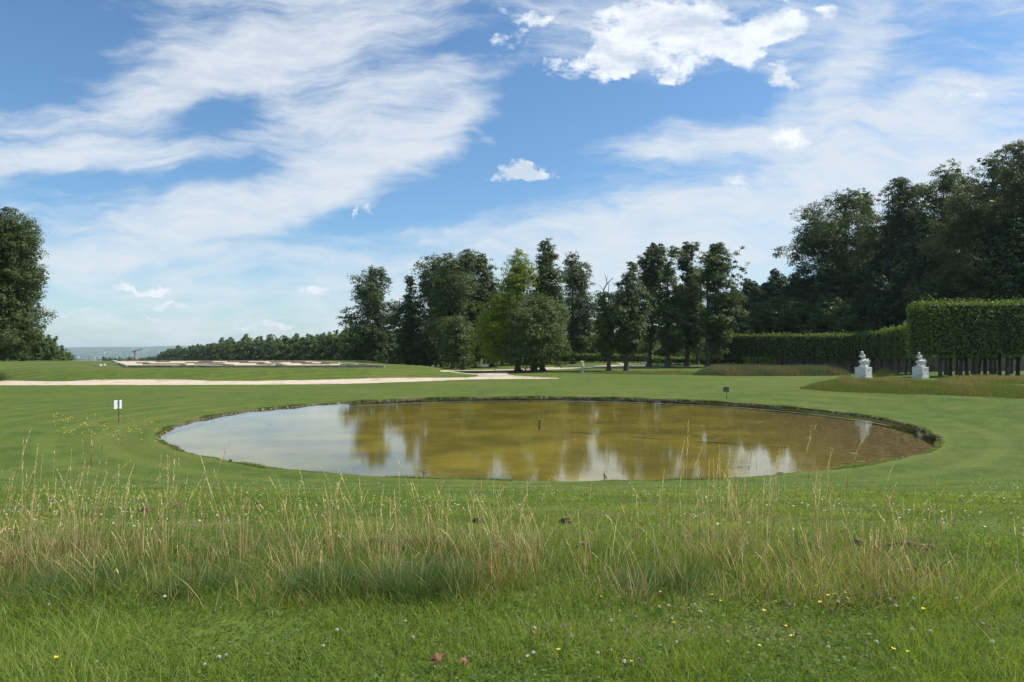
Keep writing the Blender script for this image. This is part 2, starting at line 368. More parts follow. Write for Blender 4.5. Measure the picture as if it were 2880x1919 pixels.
# ------------------------------------------------------------------ foliage machinery
M_bark = mat_simple('bark', (.050, .042, .033), (.115, .10, .08), 6, .95, .03, 5)
M_twig = mat_simple('dead_wood', (.11, .09, .07), (.17, .15, .12), 6, .9)
LF = {
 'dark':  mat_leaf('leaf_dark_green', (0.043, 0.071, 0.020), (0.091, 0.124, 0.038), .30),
 'mid':   mat_leaf('leaf_mid_green', (0.054, 0.090, 0.022), (0.116, 0.157, 0.043), .33),
 'light': mat_leaf('leaf_light_green', (0.077, 0.123, 0.024), (0.143, 0.193, 0.044), .38),
 'yellow':mat_leaf('leaf_yellow_green', (0.128, 0.187, 0.017), (0.230, 0.289, 0.038), .42),
 'brown': mat_leaf('leaf_brown_tinged', (0.062, 0.084, 0.028), (0.132, 0.139, 0.049), .30, cc=(0.233, 0.147, 0.078)),
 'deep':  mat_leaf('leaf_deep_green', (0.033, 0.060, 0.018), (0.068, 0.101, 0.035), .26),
 'far':   mat_leaf('leaf_far_green', (0.057, 0.098, 0.028), (0.115, 0.167, 0.052), .30),
 'hedge': mat_leaf('hedge_leaf', (0.062, 0.106, 0.020), (0.138, 0.194, 0.040), .35),
}
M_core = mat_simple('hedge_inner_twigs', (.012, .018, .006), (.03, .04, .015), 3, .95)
def leaf_quads(c, nrm, size, rs, aspect=.62):
    N = len(c); nrm = nrm/np.maximum(np.linalg.norm(nrm, axis=1, keepdims=True), 1e-6)
    r = rs.normal(size=(N, 3)); u = np.cross(nrm, r); u /= np.maximum(np.linalg.norm(u, axis=1, keepdims=True), 1e-6); w = np.cross(nrm, u)
    s = (size*rs.uniform(.6, 1.35, N))[:, None] if np.isscalar(size) else size[:, None]
    fold = nrm*s*.12
    v = np.stack([c-u*s*.5, c-w*s*aspect*.5+fold, c+u*s*.5, c+w*s*aspect*.5+fold], 1).reshape(-1, 3)
    return v, np.arange(N*4).reshape(-1, 4)
def clump_leaves(cc, rc, n, size, rs, squash=.8, up=.35, shell=.40):
    """n leaves over clumps with centres cc and radii rc"""
    m = max(len(cc), n//22)                      # sprays of leaves on each clump
    ks = rs.choice(len(cc), m, p=(rc**2)/(rc**2).sum())
    d0 = rs.normal(size=(m, 3)); d0[:, 2] += .25; d0 /= np.linalg.norm(d0, axis=1, keepdims=True)
    ps = cc[ks]+d0*(rc[ks]*(shell+(1.12-shell)*rs.uniform(0, 1, m)**.8))[:, None]*np.array([1, 1, squash])
    j = rs.randint(0, m, n); k = ks[j]; sp_ = np.minimum(.34*rc[k]+.05, .75+0*rc[k])
    g = rs.normal(0, .5, (n, 3))*sp_[:, None]*np.array([1.15, 1.15, .6]); g[:, 2] -= .25*np.hypot(g[:, 0], g[:, 1])
    p = ps[j]+g; d = d0[j]
    nn = d*.7+g/sp_[:, None]*.6+rs.normal(0, .35, (n, 3))+np.array([0, 0, up+.25])
    v, f = leaf_quads(p, nn, size, rs)
    hue = rs.uniform(0, 1, len(cc))[k]*.3+rs.uniform(0, 1, m)[j]*.2+rs.uniform(0, .5, n)
    return v, f, hue
def crown_clumps(profile, lobes, rs, nc, kr=(.20, .36), rmin=.45, sq=.5, twist=.25):
    """profile: list of (z, radius, dx, dy); clumps sit towards the outside of the crown"""
    P = np.array(profile, float); zz = rs.uniform(P[0, 0], P[-1, 0], nc*6); R = np.interp(zz, P[:, 0], P[:, 1])
    keep = rs.uniform(0, 1, len(zz)) < R/R.max(); zz = zz[keep][:nc]; R = np.interp(zz, P[:, 0], P[:, 1])
    th = rs.uniform(0, 2*np.pi, len(zz))
    R2 = R*(1+twist*np.sin(th*2+zz*.55+lobes)+.5*twist*np.sin(th*5+zz*1.3))
    rad = R2*rs.uniform(.05, 1, len(zz))**sq
    rc = np.maximum(rmin, (R*.6+R.mean()*.4)*rs.uniform(kr[0], kr[1], len(zz))*1.5)
    rad = np.maximum(0, rad-rc*.75)
    dx = np.interp(zz, P[:, 0], P[:, 2]); dy = np.interp(zz, P[:, 0], P[:, 3])
    return np.stack([dx+rad*np.cos(th), dy+rad*np.sin(th), zz], 1), rc
def trunk_builder(h, r, cc, rs, top=.85, lean=(0, 0), n=9, nlimb=26, z0=.18, limb_r=.22):
    mb = MB(); pts = []; rad = []
    for i in range(n):
        t = i/(n-1); z = h*top*t
        pts.append((lean[0]*t+rs.normal(0, .02)*h*.15*(t > 0), lean[1]*t+rs.normal(0, .02)*h*.15*(t > 0), z-(.3 if i == 0 else 0)))
        rad.append(r*(1.55 if i == 0 else (1.0-.83*t)))
    pts.insert(1, (lean[0]*.03, lean[1]*.03, .5)); rad.insert(1, r*1.05)
    mb.tube(pts, rad, 10)
    # root flare
    for k in range(5):
        a = k*1.256+rs.uniform(-.3, .3); mb.tube([(0, 0, .55), (math.cos(a)*r*.9, math.sin(a)*r*.9, .22), (math.cos(a)*r*2.0, math.sin(a)*r*2.0, -.1)], [r*.5, r*.42, r*.12], 6)
    idx = rs.choice(len(cc), min(nlimb, len(cc)), replace=False)
    P = np.array([p for p in pts])
    for k in idx:
        c = cc[k]; zb = max(h*z0, c[2]-.35*h*rs.uniform(.25, .8)-np.hypot(c[0], c[1])*.5); zb = min(zb, h*top*.93)
        b = np.array([np.interp(zb, P[:, 2], P[:, 0]), np.interp(zb, P[:, 2], P[:, 1]), zb])
        m = (b+c)/2+np.array([0, 0, -.08*np.linalg.norm(c-b)])+rs.normal(0, .04, 3)*np.linalg.norm(c-b)
        rl = r*limb_r*rs.uniform(.5, 1.1)
        mb.tube([tuple(b), tuple(m), tuple(c)], [rl, rl*.6, rl*.15], 5, cap=False)
        for q in range(3):
            e = c+rs.normal(0, 1, 3)*np.array([1, 1, .7])*.025*h; mb.tube([tuple(m*.4+c*.6), tuple(e)], [rl*.35, rl*.06], 4, cap=False)
    return mb
def tree(name, loc, label, h, r, profile, leafmat, seed, nc=70, nl=14000, ls=.30, lobes=1.0, group=None, cat='tree',
         kr=(.20, .36), lean=(0, 0), top=.85, nlimb=26, shell=.40, extra=None, twist=.25, z0=.18, sq=.5, rmin=.45, limb_r=.22):
    rs = np.random.RandomState(seed)
    root = empty(name, loc, label, cat, group)
    cc, rc = crown_clumps(profile, lobes, rs, int(nc*1.8), kr, twist=twist, sq=sq, rmin=rmin)
    if extra is not None:
        cc = np.vstack([cc, np.array([e[:3] for e in extra])]); rc = np.concatenate([rc, [e[3] for e in extra]])
    nc = len(cc); v, f, a = clump_leaves(cc, rc, int(nl*1.9), ls*.95, rs, shell=shell)
    mesh_obj('crown', v, f, LF[leafmat], root, a)
    trunk_builder(h, r, cc, rs, top, lean, nlimb=nlimb, z0=z0, limb_r=limb_r).build('trunk', M_bark, root, smooth=True)
    return root
def px_tree(name, label, bpx, Y, toppy, prof, leafmat, seed, r=.35, cx=0, **kw):
    """bpx: column of the trunk base; toppy: row of the top; prof: (row, left column, right column) triples, top to bottom"""
    b = on(bpx, Y); h = H+(HY-toppy)/F*Y-b.z
    P = []
    for (py, xl, xr) in sorted(prof, key=lambda q: -q[0]):
        z = H+(HY-py)/F*Y-b.z; xc = ((xl+xr)/2-1440)/F*Y-b.x; R = (xr-xl)/2/F*Y*kw.get('wide', 1.5 if 'lime' in name else 1.12)
        P.append((z, R*kw.get('rk', 1.0), xc, 0.0))
    kw.pop('rk', None); kw.pop('wide', None)
    return tree(name, b, label, h, r, P, leafmat, seed, **kw)

# ------------------------------------------------------------------ the group of tall limes behind the pond
GL = 'tall lime trees behind the pond'
px_tree('lime_tree', 'tall slim dark lime standing alone at the left end of the grove', 1061, 165, 746,
   [(752,1046,1058),(772,1018,1078),(800,1012,1090),(815,1000,1086),(850,1012,1100),(885,1004,1100),(900,994,1096),(940,1006,1098),(990,1000,1108),(1020,1010,1100)], 'dark', 11, r=.5, nc=105, nl=21000, ls=.42, group=GL, kr=(.16,.30), twist=.3, sq=.42)
px_tree('lime_tree', 'narrow thin topped lime next to the lone slim tree', 1155, 150, 773,
   [(778,1148,1160),(800,1134,1168),(840,1132,1172),(880,1110,1178),(905,1106,1186),(950,1118,1186),(1000,1110,1190),(1018,1116,1186)], 'dark', 12, r=.4, nc=85, nl=15000, ls=.38, group=GL, kr=(.15,.30), twist=.35)
px_tree('lime_tree', 'round topped dark lime at the left of the dense middle grove', 1211, 148, 724,
   [(728,1205,1238),(745,1188,1262),(790,1182,1270),(850,1178,1262),(900,1180,1260),(960,1178,1258),(1018,1185,1252)], 'dark', 13, r=.5, nc=90, nl=17000, ls=.38, group=GL, kr=(.2,.36))
px_tree('lime_tree', 'broad dark lime in the middle of the dense grove', 1274, 135, 718,
   [(722,1250,1290),(745,1225,1318),(800,1215,1322),(860,1222,1318),(930,1225,1310),(1010,1235,1305)], 'dark', 14, r=.5, nc=90, nl=17000, ls=.36, group=GL, kr=(.2,.36))
px_tree('lime_tree', 'tallest round topped lime of the dense grove', 1333, 139, 702,
   [(706,1300,1330),(722,1284,1342),(760,1280,1350),(830,1285,1360),(900,1292,1362),(980,1300,1365),(1015,1308,1360)], 'dark', 15, r=.5, nc=90, nl=16000, ls=.36, group=GL, kr=(.2,.36))
px_tree('lime_tree', 'dark lime at the right shoulder of the dense grove', 1384, 141, 716,
   [(720,1340,1368),(740,1335,1382),(780,1335,1396),(840,1345,1410),(920,1345,1420),(1015,1350,1415)], 'dark', 16, r=.45, nc=85, nl=15000, ls=.36, group=GL, kr=(.2,.36))
px_tree('lime_tree', 'low grey green lime with two lit lobes in front of the dense grove', 1301, 126, 864,
   [(896,1252,1282),(915,1246,1322),(960,1250,1328),(1000,1262,1322),(1022,1270,1318)], 'mid', 17, r=.32, nc=40, nl=9000, ls=.30, group=GL, kr=(.24,.4), extra=[(.8,-2.0,11.2,1.5),(-1.5,-1.5,9,1.6)])
px_tree('lime_tree', 'bright yellow green lime with a bulging sunlit upper crown', 1456, 117, 702,
   [(706,1448,1474),(728,1434,1486),(750,1418,1502),(772,1404,1512),(810,1396,1514),(850,1380,1506),(890,1352,1500),(930,1335,1480),(965,1336,1470),(1000,1370,1480)], 'yellow', 18, wide=1.22, r=.52, nc=95, nl=22000, ls=.30, group=GL, kr=(.2,.34), twist=.2)
px_tree('lime_tree', 'tall narrow dark lime rising behind the yellow green one', 1525, 119, 677,
   [(680,1527,1546),(692,1512,1560),(712,1510,1562),(740,1508,1560),(790,1504,1578),(850,1504,1582),(930,1508,1582),(1000,1512,1576)], 'dark', 19, r=.48, nc=95, nl=19000, ls=.32, group=GL, kr=(.2,.34), sq=.4)
px_tree('lime_tree', 'broad low front lime with a rounded crown near the ground', 1502, 113, 838,
   [(840,1488,1515),(848,1462,1552),(872,1440,1570),(905,1428,1584),(945,1424,1588),(985,1430,1598),(1012,1442,1594)], 'mid', 20, wide=1.22, r=.55, nc=110, nl=30000, ls=.27, group=GL, kr=(.17,.30), z0=.22, sq=.33)
px_tree('lime_tree', 'tall dark lime with a trunk showing just left of the cupid statue', 1610, 157, 712,
   [(715,1598,1612),(726,1582,1630),(760,1578,1646),(800,1580,1652),(850,1576,1666),(900,1580,1676),(950,1584,1668),(990,1592,1650)], 'dark', 21, r=.5, nc=95, nl=17000, ls=.38, group=GL, kr=(.18,.32), twist=.28)
t = px_tree('lime_tree', 'small pale lime with bare dead branches sticking out of its top', 1712, 116, 805,
   [(812,1688,1706),(840,1676,1722),(880,1680,1730),(930,1674,1738),(980,1680,1736),(1003,1690,1728)], 'light', 22, r=.36, nc=42, nl=8500, ls=.30, group=GL, kr=(.2,.34), lean=(-.6,0), sq=.45)
mb = MB(); k = 116/F
def dp(px, py, dy=0): return ((px-1712)*k, dy, H+(HY-py)*k-t.location.z)
mb.tube([dp(1699,860),dp(1698,815),dp(1706,800),dp(1714,792),dp(1724,783),dp(1727,782)],[.16,.12,.09,.07,.04,.02],5)
mb.tube([dp(1707,800),dp(1706,788),dp(1702,775),dp(1700,770)],[.08,.06,.03,.015],5); mb.tube([dp(1706,788),dp(1710,776,.3)],[.05,.02],4)
mb.tube([dp(1712,860),dp(1711,835),dp(1712,803),dp(1710,792)],[.10,.07,.05,.02],5); mb.tube([dp(1698,818),dp(1690,806,.2),dp(1683,800)],[.06,.04,.015],4)
mb.tube([dp(1718,788),dp(1721,779)],[.04,.015],4); mb.build('dead_branches', M_twig, t)
px_tree('lime_tree', 'lime with a pointed two tier top right of the dead topped one', 1762, 115, 730,
   [(733,1772,1784),(745,1760,1792),(775,1750,1796),(795,1740,1788),(815,1734,1800),(850,1722,1808),(900,1720,1812),(950,1726,1808),(995,1734,1792)], 'dark', 23, r=.42, nc=95, nl=18000, ls=.31, group=GL, kr=(.18,.32), sq=.4)
px_tree('lime_tree', 'tall lime with a slanting trunk at the left of the row of four', 1825, 138, 683,
   [(686,1830,1852),(705,1818,1866),(735,1802,1866),(770,1800,1862),(810,1806,1852),(860,1804,1850),(910,1800,1850),(960,1812,1848)], 'dark', 24, r=.44, nc=85, nl=14500, ls=.36, group=GL, kr=(.18,.32), lean=(1.8,0), z0=.3)
px_tree('lime_tree', 'tall slender lime second in the row of four', 1877, 132, 689,
   [(692,1872,1906),(708,1868,1908),(740,1866,1900),(780,1858,1902),(840,1848,1916),(900,1844,1920),(950,1850,1920),(990,1862,1906)], 'mid', 25, r=.44, nc=95, nl=17000, ls=.34, group=GL, kr=(.17,.30), sq=.4)
px_tree('lime_tree', 'tall lime with a clubbed top third in the row of four', 1932, 138, 676,
   [(679,1924,1942),(695,1910,1956),(720,1904,1958),(750,1906,1950),(790,1906,1950),(850,1904,1972),(920,1906,1978),(980,1914,1966)], 'dark', 26, r=.46, nc=95, nl=17000, ls=.36, group=GL, kr=(.18,.32), z0=.25)
px_tree('lime_tree', 'lighter round lime between the third and fourth tall ones', 1962, 146, 752,
   [(755,1946,1972),(775,1934,1982),(815,1930,1986),(870,1930,1990),(940,1932,1990),(985,1940,1984)], 'light', 27, r=.36, nc=55, nl=10000, ls=.37, group=GL, kr=(.22,.36))
px_tree('lime_tree', 'tall lime with a loose spreading limb at the right end of the grove', 1990, 132, 684,
   [(687,2006,2022),(705,1984,2036),(740,1976,2042),(790,1978,2050),(840,1980,2060),(900,1980,2070),(950,1978,2052),(998,1980,2020)], 'mid', 28, r=.46, nc=110, nl=22000, ls=.34, group=GL, kr=(.17,.30), sq=.4,
   extra=[((px-1990)*132/F, dy, H+(HY-py)*132/F-gz(*on(1990,132).xy), r_) for px,py,dy,r_ in ((2078,705,0,1.1),(2070,722,1,1.1),(2062,745,0,1.0),(2088,752,-1,1.1),(2096,765,0,.9),(2072,775,1,1.1),(2085,790,0,1.1),(2092,795,-1,.8),(2060,800,0,1.2),(2066,830,1,1.0),(2056,720,0,.8))])
# shaded interior trees of the grove: their trunks show in a row under the crowns
g2 = 'shaded trees inside the grove, trunks in a row'
rsx = np.random.RandomState(55)
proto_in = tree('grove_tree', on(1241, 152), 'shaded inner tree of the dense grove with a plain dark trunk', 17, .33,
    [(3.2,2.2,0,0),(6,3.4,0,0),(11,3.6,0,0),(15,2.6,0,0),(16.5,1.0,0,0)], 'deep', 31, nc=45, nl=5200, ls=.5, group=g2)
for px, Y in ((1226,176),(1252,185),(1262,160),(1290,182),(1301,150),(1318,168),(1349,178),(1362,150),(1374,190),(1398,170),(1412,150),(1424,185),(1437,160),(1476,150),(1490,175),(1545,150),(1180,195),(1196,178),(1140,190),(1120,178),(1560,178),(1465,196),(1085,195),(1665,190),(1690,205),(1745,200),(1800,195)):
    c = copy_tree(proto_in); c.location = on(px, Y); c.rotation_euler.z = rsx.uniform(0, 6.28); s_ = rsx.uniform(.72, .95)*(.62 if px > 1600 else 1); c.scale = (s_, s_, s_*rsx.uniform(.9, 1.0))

# background trees between the grove and the wooded bank
GB = 'background trees between grove and wood'
px_tree('broadleaf_tree', 'hazy rounded grey green tree just right of the grove', 2098, 215, 818, [(822,2080,2112),(845,2064,2130),(890,2062,2138),(940,2066,2136),(965,2070,2130)], 'mid', 41, nc=60, nl=9000, ls=.62, group=GB, kr=(.2,.34))
px_tree('broadleaf_tree', 'dark ragged tree with an uneven top in the gap', 2168, 205, 790, [(793,2160,2176),(812,2140,2188),(845,2146,2192),(890,2136,2196),(940,2136,2196),(965,2140,2190)], 'deep', 42, nc=60, nl=8000, ls=.58, group=GB, kr=(.17,.3), twist=.4)
px_tree('broadleaf_tree', 'thin open crowned tree with bare branches against the sky', 2217, 200, 770, [(774,2208,2226),(790,2192,2244),(815,2190,2252),(850,2204,2240),(900,2206,2236)], 'mid', 43, nc=46, nl=2300, ls=.45, group=GB, kr=(.14,.22), nlimb=46, limb_r=.3, r=.5, z0=.45)
px_tree('broadleaf_tree', 'brownish rounded tree in front of the thin bare one', 2192, 175, 832, [(835,2184,2202),(850,2168,2216),(890,2160,2226),(935,2158,2228),(960,2160,2226)], 'brown', 44, nc=60, nl=8500, ls=.5, group=GB, kr=(.18,.32))
px_tree('broadleaf_tree', 'dark green bushy tree beside the big leaning oak', 2256, 160, 850, [(853,2246,2266),(868,2228,2284),(900,2222,2298),(935,2220,2300),(955,2222,2300)], 'dark', 45, nc=60, nl=9000, ls=.46, group=GB, kr=(.18,.32))
px_tree('broadleaf_tree', 'dark tree filling the gap left of the big oak', 2262, 190, 808, [(812,2252,2276),(830,2236,2296),(870,2230,2310),(930,2230,2310)], 'deep', 46, nc=50, nl=7000, ls=.55, group=GB, kr=(.18,.32))
px_tree('broadleaf_tree', 'low dark tree behind the long clipped hedge', 2080, 180, 868, [(872,2066,2096),(900,2050,2110),(940,2046,2112),(965,2050,2110)], 'dark', 47, nc=40, nl=6000, ls=.55, group=GB)
px_tree('broadleaf_tree', 'sunlit green tree low behind the row of four limes', 1810, 185, 905, [(908,1800,1822),(925,1785,1838),(960,1780,1840),(1000,1784,1836)], 'light', 48, nc=40, nl=6000, ls=.5, group=GB)
px_tree('broadleaf_tree', 'green tree low behind the dead topped lime', 1690, 200, 880, [(884,1680,1704),(905,1664,1720),(950,1660,1722),(1000,1664,1720)], 'mid', 49, nc=40, nl=6000, ls=.55, group=GB)

# ------------------------------------------------------------------ wooded bank on the right
GW = 'big old trees on the wooded bank'
def wood(label, bpx, Y, top, prof, mat, seed, **kw):
    a = dict(r=.42, nc=120, nl=20000, ls=.36, group=GW, kr=(.13,.24), twist=.3, shell=.35, nlimb=60, z0=.35, sq=.42, limb_r=.3); a.update(kw)
    return px_tree('oak_tree', label, bpx, Y, top, prof, mat, seed, **a)
wood('big open crowned oak leaning over the gap at the left end of the wood', 2379, 152, 531,
   [(534,2392,2420),(548,2345,2440),(570,2310,2445),(605,2280,2450),(640,2236,2452),(670,2216,2450),(700,2226,2455),(735,2246,2455),(770,2244,2460),(800,2262,2450),(822,2290,2440)], 'dark', 61, nc=190, nl=36000, ls=.36, kr=(.11,.2), r=.5)
wood('tall oak with an airy pale top behind the leaning oak', 2440, 164, 528,
   [(531,2400,2450),(560,2395,2470),(620,2400,2480),(700,2395,2490),(780,2380,2490),(850,2360,2490),(900,2350,2480)], 'dark', 62, nl=24000, ls=.40)
wood('broad dark oak third from the left end of the wood', 2500, 140, 497,
   [(500,2520,2560),(515,2486,2590),(545,2480,2612),(600,2470,2620),(680,2460,2620),(760,2450,2600),(840,2440,2590),(900,2440,2580)], 'deep', 63, nc=170, nl=36000, ls=.34)
wood('tall oak with a ragged forked top in the middle of the wood', 2650, 130, 453,
   [(456,2640,2690),(478,2618,2722),(520,2600,2740),(600,2590,2740),(700,2580,2740),(800,2570,2740),(870,2560,2730)], 'mid', 64, nc=170, nl=34000, ls=.32)
wood('brown tinged chestnut in front of the middle of the wood', 2722, 111, 515,
   [(518,2700,2750),(545,2660,2790),(600,2640,2810),(700,2620,2810),(800,2600,2800),(870,2600,2790)], 'brown', 65, nc=160, nl=34000, ls=.30)
wood('tall dark oak behind the brown tinged chestnut', 2790, 119, 428,
   [(431,2780,2810),(450,2755,2840),(500,2735,2870),(600,2730,2890),(720,2720,2890),(850,2710,2880)], 'dark', 66, nc=160, nl=30000, ls=.32)
wood('tallest oak cut by the right edge of the picture', 2868, 109, 393,
   [(396,2850,2900),(425,2815,2930),(480,2800,2960),(600,2790,2970),(720,2780,2970),(860,2770,2960)], 'brown', 67, nc=170, nl=32000, ls=.30)
und = 'dark understorey trees filling the wood'
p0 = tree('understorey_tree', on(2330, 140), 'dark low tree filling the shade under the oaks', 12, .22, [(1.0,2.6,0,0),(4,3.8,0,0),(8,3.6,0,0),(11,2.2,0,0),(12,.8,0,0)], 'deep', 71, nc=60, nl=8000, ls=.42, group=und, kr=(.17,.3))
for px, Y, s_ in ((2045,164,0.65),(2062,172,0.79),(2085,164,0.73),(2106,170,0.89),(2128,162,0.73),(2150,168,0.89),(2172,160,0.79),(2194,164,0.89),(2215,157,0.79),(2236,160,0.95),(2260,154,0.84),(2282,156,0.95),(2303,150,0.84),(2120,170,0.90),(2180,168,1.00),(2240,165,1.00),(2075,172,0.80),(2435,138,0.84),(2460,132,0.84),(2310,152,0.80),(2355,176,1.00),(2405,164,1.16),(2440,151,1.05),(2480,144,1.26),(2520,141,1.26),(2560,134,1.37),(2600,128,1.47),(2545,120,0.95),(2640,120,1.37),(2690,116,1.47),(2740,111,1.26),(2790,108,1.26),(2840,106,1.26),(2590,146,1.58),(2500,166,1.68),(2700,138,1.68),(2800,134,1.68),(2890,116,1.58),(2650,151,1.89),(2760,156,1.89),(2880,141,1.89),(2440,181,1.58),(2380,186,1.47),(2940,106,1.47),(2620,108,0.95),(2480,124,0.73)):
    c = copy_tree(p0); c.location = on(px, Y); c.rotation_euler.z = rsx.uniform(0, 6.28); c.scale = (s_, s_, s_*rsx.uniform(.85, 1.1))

bush = tree('bank_shrub', on(2060, 150), 'dark green shrub on the bank behind the long clipped hedge', 5, .10, [(.2,1.8,0,0),(1.6,2.7,0,0),(3.6,2.4,0,0),(5,1.0,0,0)], 'mid', 72, nc=36, nl=2600, ls=.40, group='shrubs on the bank behind the long hedge', kr=(.2,.34), nlimb=8)
for q in range(44):
    px = 2040+q*8.2+rsx.uniform(-8, 8); Y = np.interp(px, [2040, 2400], [150, 128])+rsx.uniform(-2, 16); c = copy_tree(bush); c.location = on(px, Y); s_ = rsx.uniform(.7, 1.25); c.scale = (s_, s_, s_*rsx.uniform(.8, 1.1)); c.rotation_euler.z = rsx.uniform(0, 6.28)
# left edge tree
px_tree('lime_tree', 'big dark green lime at the left edge, trunk out of sight', -70, 80, 585,
   [(588,-40,52),(605,-80,86),(640,-90,104),(680,-110,120),(705,-120,122),(740,-120,110),(790,-120,106),(840,-120,106),(885,-130,108),(925,-130,126),(955,-140,118),(980,-130,50),(992,-120,0)], 'dark', 81, r=.6, nc=170, nl=80000, ls=.22, kr=(.12,.22), twist=.12, sq=.34, group=None, shell=.4, wide=.96, z0=.1)

# ------------------------------------------------------------------ tree lines beyond the mound
GA = 'avenue of trees receding towards the valley'
protos = []
for q in range(4):
    p = tree('avenue_tree', (0, 0, 0), 'leafy avenue tree in the long line receding towards the valley', 13, .3,
        [(.8,3.2,0,0),(4,4.4,0,0),(8,4.6,0,0),(11,3.4,0,0),(12.8,1.2,0,0)], ['far','far','mid','mid'][q], 90+q, nc=34, nl=3600, ls=.75, group=GA, kr=(.24,.4), nlimb=8)
    protos.append([p, False])
def place(q, loc, s, sz, label=None, group=None):
    o = protos[q]
    if not o[1]: c = o[0]; o[1] = True
    else: c = copy_tree(o[0])
    c.location = loc; c.scale = (s, s, sz); c.rotation_euler.z = rsx.uniform(0, 6.28)
    if label: c['label'] = label
    if group: c['group'] = group
    return c
YX = [380, 430, 480, 560, 700, 850, 1000, 1110]; YY = [900, 700, 580, 450, 330, 240, 180, 165]; TT = [1010, 1003, 983, 971, 958, 946, 930, 940]
px_ = 385.0
while px_ < 1110:
    Y = np.interp(px_, YX, YY); top = np.interp(px_, YX, TT)+rsx.uniform(-4, 4)
    b = on(px_, Y); ht = H+(HY-top)/F*Y-b.z; place(rsx.randint(4), b, max(.8, ht/13*.95), ht/13)
    px_ += F*5.2/Y*.62
for px_, Y, top in ((455,980,992),(500,850,972),(545,760,970),(556,760,966),(600,640,962),(625,600,950),(650,560,949),(690,520,945),(693,500,940),(730,480,944),(760,450,938),(800,420,942),(835,400,936),(870,380,938),(910,350,934),(945,320,926),(975,300,922),(990,300,924),(1020,290,935)):
    b = on(px_, Y); ht = H+(HY-top)/F*Y-b.z; place(rsx.randint(4), b, max(.9, ht/13*.7), ht/13, 'taller tree rising behind the long avenue line', 'taller trees behind the avenue line')
for px_, Y, top in ((10,150,972),(35,170,975),(60,150,975),(80,180,974),(100,160,978),(120,175,982),(138,165,986),(155,190,990),(168,180,997),(180,200,1003),(190,215,1010),(50,220,970),(-20,160,970),(95,235,973),(130,230,980)):
    b = on(px_, Y); ht = H+(HY-top)/F*Y-b.z; s_ = max(.6, ht/13); place(rsx.randint(4), b, s_*.8, s_, 'leafy tree in the dense clump under the big lime at the left edge', 'clump of trees at the left edge')
for px_ in range(290, 440, 9):
    Y = 1000+rsx.uniform(-150, 200); b = on(px_, Y); ht = H+(HY-1004-rsx.uniform(-4, 6))/F*Y-b.z
    place(rsx.randint(4), b, 1.2, max(.6, ht/13), 'distant tree below the terrace edge near the crane', 'distant trees near the crane')

